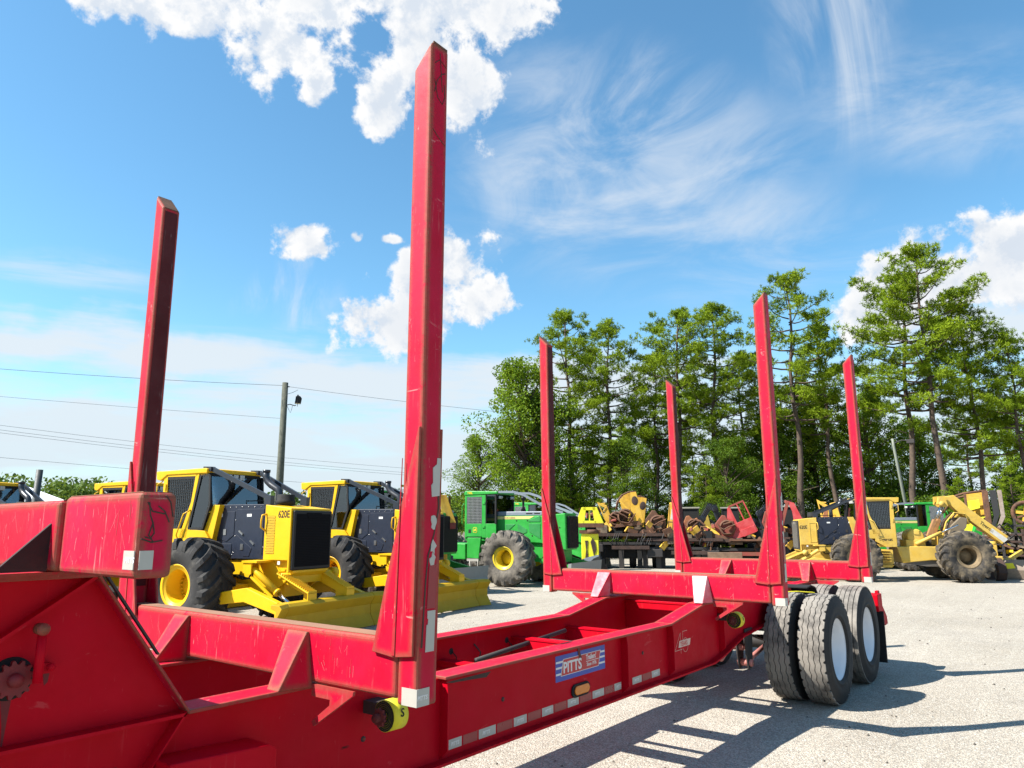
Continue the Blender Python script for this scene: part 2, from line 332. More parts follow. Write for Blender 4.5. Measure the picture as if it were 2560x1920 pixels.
# ---------------------------------------------------------------- ground
def ground():
    m, t, out = new_mat('pale gravel and chip seal'); o = t.n('ShaderNodeTexCoord').outputs['Object']
    n1 = t.noise(o, .35, 8, .6); n2 = t.noise(o, 2.5, 8, .65); n3 = t.noise(o, 55, 4, .7); 
    tr = t.noise(t.map(o, rot=(0, 0, R(-62)), scale=(.12, 2.4, 1)), 1.3, 6, .62, .4)
    c = t.mix(t.ss(n1, .3, .7), (0.409, 0.354, 0.276), (0.508, 0.448, 0.364))
    c = t.mix(t.m('MULTIPLY', t.ss(n2, .35, .75), .5), c, (0.332, 0.296, 0.245))
    c = t.mix(t.m('MULTIPLY', t.ss(tr, .52, .66), .35), c, (0.567, 0.511, 0.412))
    tk = t.noise(t.map(o, rot=(0, 0, R(-20)), scale=(.35, 5.5, 1)), .8, 5, .6, 1.6); c = t.mix(t.m('MULTIPLY', t.ss(tk, .55, .70), .30), c, (.30, .27, .235))
    pt = t.noise(o, .22, 7, .7, .8); c = t.mix(t.m('MULTIPLY', t.ss(pt, .56, .70), .34), c, (.26, .235, .205))
    v = t.n('ShaderNodeTexVoronoi', inp={'Vector': o, 'Scale': 74.0, 'Randomness': 1.0})
    v2 = t.n('ShaderNodeTexVoronoi', inp={'Vector': o, 'Scale': 140.0})
    c = t.mix(t.m('MULTIPLY', t.ss(v.outputs['Distance'], .28, .60), .58), c, (.12, .108, .092))
    stone = t.n('ShaderNodeSeparateColor', inp={0: v.outputs['Color']}).outputs[0]
    c = t.mix(t.m('MULTIPLY', t.ss(stone, .60, 1.0), .55), c, (0.521, 0.498, 0.442)); c = t.mix(t.m('MULTIPLY', t.ss(stone, .35, .0), .35), c, (.20, .18, .165))
    sp = t.ss(t.noise(o, 9, 6, .8), .66, .74); c = t.mix(t.m('MULTIPLY', sp, .5), c, (.12, .10, .085))
    h = t.m('ADD', t.m('MULTIPLY', v.outputs['Distance'], -1.0), t.m('MULTIPLY', v2.outputs['Distance'], -.4))
    finish(t, out, c, .9, 0, h, .7, .011, spec=.2)
    b = MB(); b.add([(-700, -700, 0), (900, -700, 0), (900, 900, 0), (-700, 900, 0)], [(0, 1, 2, 3)])
    tag(b.build('gravel_ground', m), 'pale dusty gravel yard surface reaching to the trees', kind='structure')
    g, t, out = new_mat('dry verge grass'); o = t.n('ShaderNodeTexCoord').outputs['Object']
    c = t.mix(t.ss(t.noise(o, .8, 8, .7), .35, .65), (.06, .075, .022), (.17, .13, .065)); finish(t, out, c, .95, 0, t.noise(o, 12, 5), .8, .05)
    b = MB(); b.add([(33.5, 27, .004), (36, 17, .004), (37.5, 11, .004), (41, 2, .004), (44, -8, .004), (60, -40, .004), (260, -40, .004), (260, 300, .004), (-40, 300, .004), (-30, 62, .004), (20, 46, .004)], [tuple(range(11))])
    tag(b.build('grass_verge', g), 'dark grass under the trees beyond the yard', kind='structure')
    b = MB()
    rng = random.Random(3)
    for i in range(900):
        d = 2.6+rng.random()**1.6*20; a = YAW+R(rng.uniform(-36, 34)); x = CAM.x+d*math.cos(a); y = CAM.y+d*math.sin(a); r = rng.uniform(.004, .013)*(1+d*.05)
        q = [(x+r*math.cos(k*2.1+i)*rng.uniform(.7, 1.2), y+r*math.sin(k*2.1+i)*rng.uniform(.7, 1.2), 0) for k in range(3)]
        b.cur = rng.choice((0, 1, 1)); b.add(q+[(x, y, r*.9)], [(0, 1, 3), (1, 2, 3), (2, 0, 3)])
    tag(b.build('loose_stones', [plain('pale stone', (.45, .42, .37), .9), plain('dark stone', (.10, .085, .07), .9)]), 'loose small stones scattered over the pale gravel', 'stones', kind='stuff')
ground()

# ---------------------------------------------------------------- the red log trailer
def trailer():
    T = empty('log_trailer'); tag(T, 'long red skeletal log trailer with six upright stakes and dual rear wheels', 'trailer')
    ZT, ZB, W = 1.305, 1.068, 1.22; YR, YW = .565, .505
    # --- frame rails
    top = [(-.52, 1.055), (.22, 1.055), (.84, .955), (3.47, .95), (4.12, 1.05), (8.0, 1.05)]
    bot = [(-3.2, .56), (4.28, .56), (4.52, .595), (5.0, .70), (5.6, .74), (8.0, .74)]
    goose = [(-3.2, 1.565), (-.885, 1.565), (-.52, 1.055)]
    def strip(b, pts, y0, y1, th):
        for (xa, za), (xb, zb) in zip(pts[:-1], pts[1:]):
            b.prism([(xa, za), (xb, zb), (xb, zb+th), (xa, za+th)], 1, y0, y1)
    for s in (-1, 1):
        b = MB(); b.prism(goose+top[1:]+bot[::-1], 1, s*YW, s*(YW-.01)); rail = b.build('rail', REDS, T)
        if s == -1: rail['label'] = 'near side frame rail carrying the decals'
        f = MB(); y0, y1 = s*.41, s*YR
        strip(f, goose, y0, y1, .016); strip(f, top[:2], y0, y1, .014)
        strip(f, [top[1], top[2]], s*.41, s*.512, .014); strip(f, [(.86, .955)]+top[3:], y0, y1, .014)
        f.build('top_flange', RED, rail, .002, 1)
        f = MB(); strip(f, [(p, z-.014) for p, z in bot], y0, y1, .014); f.build('bottom_flange', REDS, rail)
        for x in (.88, 2.76, 3.5, 4.53):
            zt = 1.05 if x > 4.1 else .95; zb = .60 if x > 4.5 else .562
            f = MB(); f.prism([(s*YW, zb), (s*(YR-.004), zb+.05), (s*(YR-.004), zt-.06), (s*(YR-.012), zt), (s*YW, zt)], 0, x, x+.01); f.build('stiffener', REDS, rail)
        # gooseneck ribs welded on the web
        f = MB(); strip(f, [(-3.2, 1.05), (-.53, 1.05)], s*YW, s*YR, .012); f.build('rib', REDS, rail)
        f = MB(); strip(f, [(-.885, 1.56), (-1.16, 1.375), (-2.2, .66)], s*YW, s*(YR-.01), .014); f.build('rib', REDS, rail)
        f = MB(); strip(f, [(-.53, 1.055), (-.62, .93), (-.86, .60)], s*YW, s*YR, .012); f.build('rib', REDS, rail)
        f = MB(); strip(f, [(-.87, 1.562), (-.66, 1.268)], s*.43, s*(YR-.001), .0); f = MB(); f.prism([(-.872, 1.583), (-.655, 1.280), (-.650, 1.284), (-.866, 1.587)], 1, s*.545, s*(YR-.002)); f.build('bare_edge', DARK, rail)
        for q in ([(-1.118, 1.20), (-1.088, 1.20), (-1.094, 1.12), (-1.100, 1.03), (-1.106, 1.12)], [(-1.005, 1.262), (-.985, 1.262), (-.988, 1.235), (-.998, 1.225)]):
            f = MB(); f.prism(q, 1, s*.5053, s*.5058); f.build('rust_drip', plain('dark drip stain', (.16, .004, .006), .7), rail)
        # step box low on the gooseneck
        f = MB(); f.prism([(-.63, .70), (-.20, .70), (-.20, .885), (-.235, .905), (-.63, .925)], 1, s*(YW), s*.66); f.build('step_box', REDS, rail, .006)
        if s == -1:
            rail_n = rail
            f = MB(); f.prism([(.86, .945), (1.22, .945), (1.18, .92), (1.05, .928), (.9, .935)], 1, -.5665, -.5675)
            f.build('paint_chip', RUSTD, rail)
            for x, z in ((.37, .77), (1.40, .76), (3.08, .79)):
                f = MB(); f.lathe([(.0001, -.509), (.012, -.509), (.013, -.505)], 14, 1, (x, 0, z)); f.cur = 1; f.lathe([(.0001, -.512), (.006, -.512), (.006, -.509)], 10, 1, (x, 0, z)); f.build('marker_light', [DARK, RUSTR], rail)
    # --- cross members between the rails
    for x, z0, z1, yy in ((1.9, .74, .80, 0), (2.75, .70, .86, 0), (3.52, .66, .86, 0), (4.6, .74, 1.0, 0), (6.5, .78, 1.0, 0), (7.9, .78, 1.0, 0), (-.35, .7, .95, 0)):
        b = MB(); b.box((x, -.495, z0), (x+.09, .495, z0+.012)); b.box((x, -.495, z1-.012), (x+.09, .495, z1)); b.box((x+.006, -.494, z0+.013), (x+.018, .494, z1-.013)); b.build('crossmember', REDS, T)
    b = MB(); b.prism([(-.48, .79), (-.48, .83), (.48, .83), (.48, .79)], 0, 3.0, 3.04); b.tube([(2.1, .30, .79), (3.3, .34, .86)], .018, 8); b.tube([(2.3, .493, .86), (2.34, .46, .80), (2.33, .47, .74)], .006, 6); b.build('air_line', DARK, T)
    for x in (1.35, 2.05, 2.7):
        b = MB(); b.lathe([(.0001, .494), (.02, .494), (.024, .495)], 14, 1, (x, 0, .84)); b.tube([(x, .485, .84), (x+.03, .47, .80), (x+.035, .48, .75)], .004, 6); b.build('wire', BLKM, T)
    # --- bolsters with braces and brackets, stakes
    for k, X in enumerate((0.0, 4.221, 7.292)):
        b = MB(); b.cur = 0; b.box((X, -1.108, ZB+.018), (X+.107, 1.108, ZT)); bo = b.build('bolster', RED, T, .016, 3)
        b = MB(); b.box((X+.014, -1.10, ZT+.0005), (X+.093, 1.10, ZT+.003)); b.build('worn_top', DECK, bo)
        for s in (-1, 1):
            b = MB(); v = [(X-.145, s*.485, 1.068), (X-.145, s*.565, 1.068), (X+.001, s*.60, 1.068), (X+.001, s*.435, 1.068), (X-.012, s*.42, 1.288), (X-.012, s*.56, 1.288), (X+.001, s*.562, 1.288), (X+.001, s*.418, 1.288)]
            f = [(0, 1, 5, 4), (1, 2, 6, 5), (2, 3, 7, 6), (3, 0, 4, 7), (4, 5, 6, 7), (3, 2, 1, 0)]
            if s == 1: f = [q[::-1] for q in f]
            b.add(v, f); g = b.build('brace', RED, bo, .004, 2)
            if k == 1: g.data.materials[0] = paint('red paint bleached white', (.70, .06, .10), .5, .12, .3, (.66, .03, .06), scr=.7, fade=(.84, .72, .68))
            b = MB(); b.prism([(s*.60, 1.082), (s*.865, 1.082), (s*.862, 1.066), (s*.622, .918), (s*.608, .936), (s*.72, 1.012), (s*.722, 1.034), (s*.60, 1.034)], 0, X-.004, X+.008); b.build('bracket', RED, bo)
        for s in (-1, 1):
            h = 3.842 if k == 0 else 3.772
            b = MB(); P = lambda y, z: (s*y, z)
            b.prism([P(1.22, ZB), P(1.1125, ZB), P(1.128, h-.108), P(1.236, h)], 0, X-.003, X+.107)
            st = b.build('stake', RED, T, .013, 3); worn = (k, s) in ((1, 1), (2, 1), (0, 1))
            if worn: st.data.materials[0] = paint('red stake paint, rust on the inner face', (.48, .004, .02), .55, .45, .45, (.16, .05, .03), scr=.9, edge=.9, fade=(.55, .02, .05), streak=.5, spec=.15)
            # rust worn cap at the top and log-rubbed inner face with painted shade
            b = MB(); b.prism([P(1.1278, h-.114), P(1.128, h-.1065), P(1.2365, h+.0015), P(1.2365, h-.010)], 0, X+.008, X+.096); b.build('worn_cap', RUST, st)
            if s == 1:
                b = MB(); b.prism([P(1.1115, 1.40), P(1.1105, 1.40), P(1.1262, h-.13), P(1.1272, h-.13)], 0, X+.012, X+.092); b.build('scuffed_shaded_face', paint('scuffed red with shade', (.075, .006, .007), .6, .5, .5, (.05, .02, .015), scr=.5, scrc=(.3, .25, .22), streak=.5, spec=.2), st)  # scuffed paint, darkened further for the side turned from the sun
            # folded gusset plates front and back
            G = [(.98, 1.25), (1.10, 1.238), (1.205, 1.25), (1.2215, 2.12), (1.214, 2.12), (1.135, 1.85)]
            for xa, xb in ((X-.016, X-.0035), (X+.1075, X+.119)):
                b = MB(); b.prism([P(y, z) for y, z in G], 0, xa, xb); b.build('gusset_plate', RED, st, .002, 1)
            b = MB(); b.prism([P(1.095, 1.245), P(1.113, 1.245), P(1.13, 2.0), P(1.125, 1.9)], 0, X-.020, X-.0155); b.build('weld_seam', RED, st, .002, 1)
            # reflective tape on the outer face and round the foot
            yo = lambda z: s*(1.2215+.016*(z-1.07)/(h-1.07))
            def patch(poly, nm, mt, off=.0008):
                b = MB(); a = [Vector((x+X, yo(z)+s*off, z)) for x, z in poly]; b.add([tuple(p) for p in a]+[tuple(p-Vector((0, s*.002, 0))) for p in a], [tuple(range(len(a))), tuple(range(2*len(a)-1, len(a)-1, -1))]+[(i, (i+1) % len(a), (i+1) % len(a)+len(a), i+len(a)) for i in range(len(a))]); return b.build(nm, mt, st)
            rr = random.Random(k*7+s)
            patch([(.036, 1.262), (.082, 1.262), (.087, 1.412), (.044, 1.412), (.044, 1.385), (.049, 1.38), (.047, 1.362), (.040, 1.36)], 'reflective_tape', TAPE)
            patch([(.055, 1.845), (.098, 1.85), (.102, 2.0), (.082, 2.0), (.080, 1.975), (.058, 1.96), (.060, 1.90), (.050, 1.89)], 'reflective_tape', TAPE)
            patch([(.040, 1.42), (.085, 1.42), (.092, 1.585), (.048, 1.58)], 'reflective_tape', TAPER)
            for z0 in (1.60, 1.655, 1.745):
                q = []
                for i in range(11):
                    a = 2*math.pi*i/11; q.append((.067+.017*math.cos(a)*rr.uniform(.5, 1.25), z0+.028*math.sin(a)*rr.uniform(.6, 1.3)))
                patch(q, 'tape_scrap', TAPE, .0006)
            # long brown gouge
            q = [(.094, 1.875), (.098, 1.80), (.075, 1.70), (.045, 1.62), (.034, 1.52), (.028, 1.42), (.020, 1.28)]
            patch(q+[(x-.007, z) for x, z in q[::-1]], 'gouge', RUSTD, .0005)
            b = MB(); b.box((X-.0045, s*1.142, 1.072), (X-.0032, s*1.2195, 1.135)); b.box((X-.0045, s*1.2195, 1.072), (X+.062, s*1.2228, 1.135)); b.build('foot_tape', TAPE, st)
            if s == -1: lettering('tape_lettering', 'PITTS', .022, WHITE, st, (X-.002, -1.2232, 1.095), -1, .0003, .0006, .15)
    def scratches(par, xf, y0, y1, z0, z1, n, seed, mt):
        rr = random.Random(seed); b = MB()
        for i in range(n):
            y, z = rr.uniform(y0, y1), rr.uniform(z0, z1); a = rr.choice((1.52, 1.6, 1.57, 1.58, 1.54, 2.1, .9)) + rr.uniform(-.04, .04); L_ = rr.uniform(.01, .10)**1.0; L_ *= rr.random()
            w = rr.uniform(.0003, .0008); pts = [(y, z)]
            for k in range(4):
                a += rr.uniform(-.05, .05); y += math.cos(a)*L_/4; z -= math.sin(a)*L_/4
                if z < z0 or not (y0 < y < y1): break
                pts.append((y, z))
            for (ya, za), (yb, zb) in zip(pts[:-1], pts[1:]):
                d = Vector((yb-ya, zb-za)).normalized(); q = Vector((-d.y, d.x))*w; b.add([(xf, ya+q.x, za+q.y), (xf, ya-q.x, za-q.y), (xf, yb-q.x, zb-q.y), (xf, yb+q.x, zb+q.y)], [(0, 1, 2, 3)])
        o = b.build('scratch_marks', mt, par); return o
    PS = plain('bare pink scratch', (.66, .17, .19), .6); BS = plain('brown scratch', (.16, .05, .035), .7)
    for k, X in enumerate((0.0, 4.221, 7.292)):
        bo = [o for o in T.children if o.name.startswith('bolster')][k]
        scratches(bo, X-.0009, -.95, 1.05, 1.10, 1.28, (70, 40, 24)[k], k, PS); scratches(bo, X-.0011, -.95, 1.05, 1.10, 1.29, (22, 14, 8)[k], k+9, BS)
    # bolster on top of the gooseneck, near end in front of the camera
    X0, X1, z0, z1 = -1.07, -.965, 1.592, 1.828
    b = MB(); b.box((X0, -1.205, z0), (X1, -.70, z1)); bo = b.build('bolster', REDW, T, .016, 3); bo['label'] = 'scratched beam end across the raised front of the trailer'
    b = MB(); b.box((X0-.014, -.70, z0+.006), (X1+.004, 1.205, z1-.012)); b.build('beam_sleeve', RED, bo, .014, 3)
    scratches(bo, X0-.0009, -1.17, -.72, 1.62, 1.80, 34, 21, PS); scratches(bo, X0-.0011, -1.17, -.72, 1.62, 1.81, 12, 22, BS); scratches(bo, X0-.0149, -.67, .2, 1.62, 1.79, 34, 23, PS)
    b = MB(); b.box((X0+.012, -1.19, z1+.0004), (X1-.012, -.71, z1+.002)); b.build('worn_top', DECK, bo)
    b = MB(); b.box((X0+.0, -.69, z1-.0118), (X1-.010, 1.19, z1-.010)); b.build('worn_top', DECK, bo)
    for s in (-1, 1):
        b = MB(); b.prism([(-1.084, 1.745), (-1.084, 1.597), (-1.23, 1.597)], 1, s*.655, s*.64); b.build('brace', rusty('rusty maroon plate with shade', (.05, .008, .008), (.02, .006, .006)), bo)  # rusty maroon, darkened to hold the shade on the brace's side
        b = MB(); b.box((-1.35, s*.41, 1.581), (-.93, s*.60, 1.5915)); b.build('pad_plate', RED, bo)
    b = MB(); b.box((X0-.0008, -1.196, 1.617), (X0+.002, -1.135, 1.668)); b.box((X0+.010, -1.2062, 1.617), (X0+.048, -1.2035, 1.668)); b.build('reflective_tape', TAPE, bo)
    lettering('tape_lettering', 'PITTS', .022, WHITE, bo, (X0-.001, -1.146, 1.635), 'x-', .0003, .0006, .15)
    for q in ([(-1.045, 1.80), (-1.04, 1.765), (-1.03, 1.74), (-1.025, 1.715), (-1.035, 1.70), (-1.05, 1.705)], [(-1.02, 1.79), (-1.0, 1.775), (-.99, 1.755), (-.985, 1.745)], [(-1.05, 1.80), (-1.035, 1.775), (-1.0, 1.768)], [(-1.06, 1.70), (-1.03, 1.69), (-1.0, 1.695)], [(-1.0, 1.82), (-.985, 1.80), (-.98, 1.78), (-.975, 1.76)], [(-1.03, 1.745), (-1.04, 1.71), (-1.025, 1.69)]):
        b = MB(); b.tube([(x, -1.2052, z) for x, z in q], .0022, 5); b.build('scratch', RUSTD, bo)
    for q in ([(.02, 3.60), (.035, 3.66), (.06, 3.70), (.085, 3.72)], [(.02, 3.66), (.04, 3.58), (.07, 3.56), (.085, 3.60), (.08, 3.66)], [(.05, 3.80), (.06, 3.70), (.07, 3.62)], [(.015, 3.42), (.04, 3.40), (.09, 3.37)], [(.02, 3.74), (.05, 3.77), (.09, 3.75)]):
        b = MB(); b.tube([(x, -1.2365+(3.84-z)*.0055, z) for x, z in q], .0022, 5); b.build('scratch', RUSTD, T)
    # --- binder winch on the gooseneck: handle, ratchet wheel, pawl
    w = empty('gooseneck_winch', parent=T)
    b = MB(); b.tube([(-1.045, -.575, 1.25), (-1.045, -.575, 1.405)], .014, 14); b.build('handle', REDS, w)
    b = MB(); b.tube([(-1.05, -.555, 1.413), (-1.05, -.60, 1.413)], .018, 16); b.tube([(-1.05, -.586, 1.413), (-1.05, -.598, 1.413)], .019, 16); b.build('handle_knob', RED, w)
    gear = []
    for i in range(26): a = 2*math.pi*i/26; r = .058 if i % 2 else .046; gear += [(-1.098+r*math.cos(a-.06), 1.262+r*math.sin(a-.06)), (-1.098+r*math.cos(a+.06), 1.262+r*math.sin(a+.06))]
    b = MB(); b.prism(gear, 1, -.53, -.545); b.lathe([(.0001, -.57), (.02, -.57), (.022, -.545)], 18, 1, (-1.098, 0, 1.262)); b.build('ratchet_wheel', rusty('dark red casting', (.26, .004, .008), (.12, .004, .006), .6), w)
    b = MB(); b.lathe([(.0001, -.5062), (.066, -.5062), (.066, -.505)], 28, 1, (-1.098, 0, 1.262)); b.build('ratchet_hole', BLKM, w)
    b = MB(); b.prism([(-1.035, 1.298), (-.99, 1.298), (-.985, 1.27), (-1.035, 1.283)], 1, -.515, -.53); b.lathe([(.0001, -.54), (.012, -.54), (.012, -.512)], 14, 1, (-.994, 0, 1.285)); b.build('pawl', REDS, w)
    # --- strap winches under the bolsters
    for X in (.35, 4.50):
        w = empty('strap_winch', parent=T)
        b = MB(); prof = []
        for i in range(9): prof += [(.028+.0045*i, -.0015 if i % 2 else 0.0)]
        prof += [(.067, .0), (.068, .085), (.03, .085)]; b.lathe([(r, X+t) for r, t in prof], 32, 0, (0, -.665, .895)); b.build('strap_roll', YELST, w)
        b = MB()
        for r0 in (.024, .0325, .041, .0495, .0575): b.lathe([(r0, X-.0022), (r0+.0072, X-.0022)], 32, 0, (0, -.665, .895))
        b.lathe([(.0001, X-.03), (.02, X-.03), (.02, X-.003)], 20, 0, (0, -.665, .895)); b.build('strap_edge', BLKM, w)
        g = []
        for i in range(20): a = 2*math.pi*i/20; r = .042 if i % 2 else .032; g.append((-.665+r*math.cos(a), .895+r*math.sin(a)))
        b = MB(); b.prism(g, 0, X-.034, X-.022); b.lathe([(.0001, X-.06), (.018, X-.06), (.018, X-.034)], 14, 0, (0, -.665, .895)); b.build('ratchet_wheel', rusty('rusty ratchet', (.18, .02, .02), (.07, .02, .015)), w)
        b = MB(); b.box((X+.01, -.60, .885), (X+.10, -.51, .94)); b.build('winch_body', DARK, w)
        lettering('strap_lettering', 'S', .05, BLKM, w, (X+.035, -.7345, .895), -1, .0004, .001)
    b = MB(); q = [(5.18, -.70, 1.10), (5.35, -.72, 1.085), (5.55, -.76, 1.07), (5.75, -.86, 1.066), (5.86, -.98, 1.055)]
    for a, c in zip(q[:-1], q[1:]): b.beam(a, c, .05, .006)
    b.build('loose_strap', YELST, T)
    # --- wheels
    RT, WT = .525, .275
    def tyre_meshes(style):
        c = MB(); prof = [(.292, -.115), (.30, -.128), (.315, -.131), (.318, -.137), (.335, -.139), (.338, -.135), (.37, -.139), (.43, -.140), (.434, -.136), (.47, -.133), (.474, -.130), (.485, -.128), (.507, -.116), (.509, -.112)]
        c.lathe(prof, 64); c.lathe([(r, -y) for r, y in prof[::-1]], 64); c.cur = 1; c.lathe([(.508, -.117), (.510, 0), (.508, .117)], 64)
        tr = MB(); n = 264
        edges = [-.122, -.080, -.0745, -.0275, -.022, .022, .0275, .0745, .080, .122]
        for j in range(5):
            ya, yb = edges[2*j], edges[2*j+1]; v = []; f = []
            for i in range(n):
                a = 2*math.pi*i/n
                zz = [0, .003, .0055, .003, 0, -.003, -.0055, -.003][i % 8] if style == 'zigzag' else (.0012 if i % 2 else 0)
                y0 = ya+(zz if j else 0); y1 = yb+(zz if j < 4 else 0); lug = (j == 0 or j == 4) and i % 8 in (0, 1) and style == 'zigzag'
                if lug:
                    if j == 0: y0 += .016
                    else: y1 -= .016
                ro = RT-(.004 if j in (0, 4) else 0)
                for y, r in ((y0, .509), (y0+.001, ro), (y1-.001, ro), (y1, .509)): v.append((r*math.sin(a), y, r*math.cos(a)))
            for i in range(n):
                k2 = (i+1) % n
                if style == 'zigzag' and 0 < j < 4 and i % 8 == 2+(j % 2)*4: pass
                for q in range(3): f.append((i*4+q, i*4+q+1, k2*4+q+1, k2*4+q))
            tr.add(v, f)
        rim = MB(); rim.lathe([(.294, -.118), (.303, -.124), (.298, -.112), (.284, -.106), (.280, -.085), (.262, -.078), (.260, -.03), (.248, -.02), (.246, .03), (.222, .045), (.12, .088), (.115, .05), (.0001, .05)], 56)
        rim.lathe([(.294, .118), (.28, .10), (.25, .07)], 56)
        for i in range(10): a = 2*math.pi*i/10; rim.lathe([(.0001, .06), (.013, .06), (.013, .088)], 8, 1, (.165*math.sin(a), 0, .165*math.cos(a)))
        return c, tr, rim
    protos = {}
    for st in ('zigzag', 'ribbed'):
        c, tr, rim = tyre_meshes(st); w = empty('wheel', parent=T)
        c.build('tyre', [TYRE, GROOVE], w); tr.build('tread', TREAD, w); rim.build('rim', RIMW, w); protos[st] = w
    first = {'zigzag': True, 'ribbed': True}
    for xi, X in enumerate((5.945, 7.205)):
        for s in (-1, 1):
            for yy, inner in ((1.035, 0), (.705, 1)):
                st = 'zigzag' if xi == 0 else 'ribbed'
                w = protos[st] if first[st] else copy_tree(protos[st], T); first[st] = False
                w.location = (X, s*yy, RT-.012); w.rotation_euler = (0, random.uniform(0, 3), math.pi if (s == 1) != bool(inner) else 0)
                if s == 1 or inner: pass
        b = MB(); b.tube([(X, -1.0, RT-.01), (X, 1.0, RT-.01)], .065, 14); b.lathe([(.2, -.55), (.2, -.5), (.1, -.5)], 20, 1, (X, 0, RT-.01)); b.lathe([(.2, .55), (.2, .5), (.1, .5)], 20, 1, (X, 0, RT-.01)); b.build('axle', DARK, T)
        for s in (-1, 1):
            b = MB()
            for i in range(4): b.beam((X-.5+.06*i, s*.47, RT+.09-.015*i+.03), (X, s*.47, RT+.06-.02*i), .075, .014); b.beam((X, s*.47, RT+.06-.02*i), (X+.5-.06*i, s*.47, RT+.12-.015*i), .075, .014)
            b.build('leaf_spring', DARK, T)
    for X in (5.22, 6.52, 7.8):
        for s in (-1, 1):
            b = MB()
            for dy in (.045, -.045): b.prism([(X-.10, .74), (X+.10, .74), (X+.08, .55), (X+.05, .38), (X-.05, .36), (X-.09, .50)], 1, s*.47+dy-.006, s*.47+dy+.006)
            h = b.build('hanger', DARK, T)
            b = MB(); b.tube([(X-.0, s*.47-.07, .42), (X-.0, s*.47+.07, .42)], .035, 12); b.build('bushing', plain('pink primer', (.55, .20, .17), .6), h)
            b = MB(); b.tube([(X, s*.47-.05, .56), (X, s*.47+.05, .56)], .025, 12); b.build('bushing', plain('pink primer', (.55, .20, .17), .6), h)
            b = MB(); b.tube([(X, s*.47, .42), (X+(.55 if X < 7.5 else -.5), s*.47, .50)], .024, 10); b.build('torque_rod', plain('pink primer', (.5, .2, .2)), T)
    b = MB(); b.tube([(4.80, -.40, .50), (5.20, -.30, .52)], .024, 10); b.tube([(5.2, -.47, .56), (5.2, .47, .56)], .03, 10); b.build('stay_rod', plain('pink primer', (.5, .2, .2)), T)
    # --- rear: side plates, bumper, mud flaps
    for s in (-1, 1):
        b = MB(); b.prism([(7.95, .93), (8.05, .93), (8.10, .78), (8.34, .60), (8.36, .51), (8.22, .50), (7.95, .66)], 1, s*1.10, s*1.13); b.build('tail_plate', REDS, T)
        b = MB(); b.box((7.80, s*.60, .70), (8.02, s*1.16, .90)); b.build('tail_bracket', REDS, T, .01)
        b = MB(); b.prism([(7.83, .12), (7.86, .12), (7.90, .70), (7.87, .70)], 1, s*.58, s*1.19); b.build('mud_flap', BLKM, T)
        b = MB(); b.prism([(6.2, 1.075), (6.35, 1.09), (6.5, 1.06), (6.58, .98), (6.56, .975), (6.48, 1.05), (6.35, 1.078), (6.2, 1.063)], 1, s*.55, s*.82); b.build('inner_fender', BLKM, T)
    b = MB(); b.box((8.30, -1.1, .50), (8.40, 1.1, .60)); b.build('bumper', REDS, T, .008)
    # --- decals on the near rail
    ys = -.5058
    sg = empty('maker_sign', parent=rail_n)
    def quad(name, x0, z0_, x1, z1_, mt, y, sh=0.0, parent=None):
        b = MB(); b.prism([(x0, z0_), (x1, z0_), (x1+sh, z1_), (x0+sh, z1_)], 1, y, y-.0006); return b.build(name, mt, rail_n)
    bpy.data.objects.remove(sg)
    quad('sign_panel', 1.930, .762, 2.532, .918, BLUE, ys)
    for z in (.800, .838, .872): quad('sign_stripe', 1.934, z, 2.528, z+.012, WHITE, ys-.0008)
    quad('sign_badge', 1.985, .791, 2.445, .892, WHITE, ys-.0016, .03); quad('sign_badge', 1.991, .7945, 2.440, .8885, DREDC, ys-.0024, .029)
    lettering('sign_lettering', 'PITTS', .092, WHITE, rail_n, (2.012, ys-.0034, .8085), -1, .0004, .0026, .0, .98)
    lettering('sign_lettering', "Trailers'", .046, WHITE, rail_n, (2.285, ys-.0034, .851), -1, .0003, .0012, .0, .84)
    quad('sign_line', 2.285, .839, 2.445, .8425, WHITE, ys-.0032)
    lettering('sign_lettering', 'Since 1976', .031, WHITE, rail_n, (2.292, ys-.0034, .811), -1, .0003, .0006, .0, .9)
    b = MB(); b.prism([(2.185, .95), (2.22, .95), (2.215, .905), (2.235, .872), (2.20, .868), (2.19, .90)], 1, ys-.0030, ys-.0036); b.build('sign_scrape', rusty('brown scrape', (.19, .04, .04), (.09, .04, .03)), rail_n)
    b = MB(); b.cur = 0
    def stadium(cx, cz, a, r, n=10):
        return [(cx+a+r*math.cos(t), cz+r*math.sin(t)) for t in [(-.5+i/n)*math.pi for i in range(n+1)]]+[(cx-a+r*math.cos(t), cz+r*math.sin(t)) for t in [(.5+i/n)*math.pi for i in range(n+1)]]
    b.prism(stadium(2.21, .679, .068, .041), 1, ys, ys-.010); bl = b.build('side_marker_lamp', BLKM, rail_n, .003)
    b = MB(); b.prism(stadium(2.213, .681, .06, .028), 1, ys-.010, ys-.020); b.build('lamp_lens', ORANGE, rail_n, .006, 3)
    xs = [(.935, 1.05), (1.19, 1.335), (1.50, 1.625), (1.78, 1.90), (2.06, 2.19), (2.36, 2.51), (2.65, 2.745), (2.91, 3.05), (3.21, 3.345)]
    for i, (a, c) in enumerate(xs):
        quad('reflective_tape', a, .592, c, .640, TAPE, ys); lettering('tape_lettering', 'PITTS', .026, WHITE, rail_n, (a+.03, ys-.0012, .607), -1, .0002, .0008, .2)
        if i+1 < len(xs) and not (c < 2.76 < xs[i+1][0]): quad('reflective_tape', c+.012, .592, xs[i+1][0]-.012, .640, TAPER, ys)
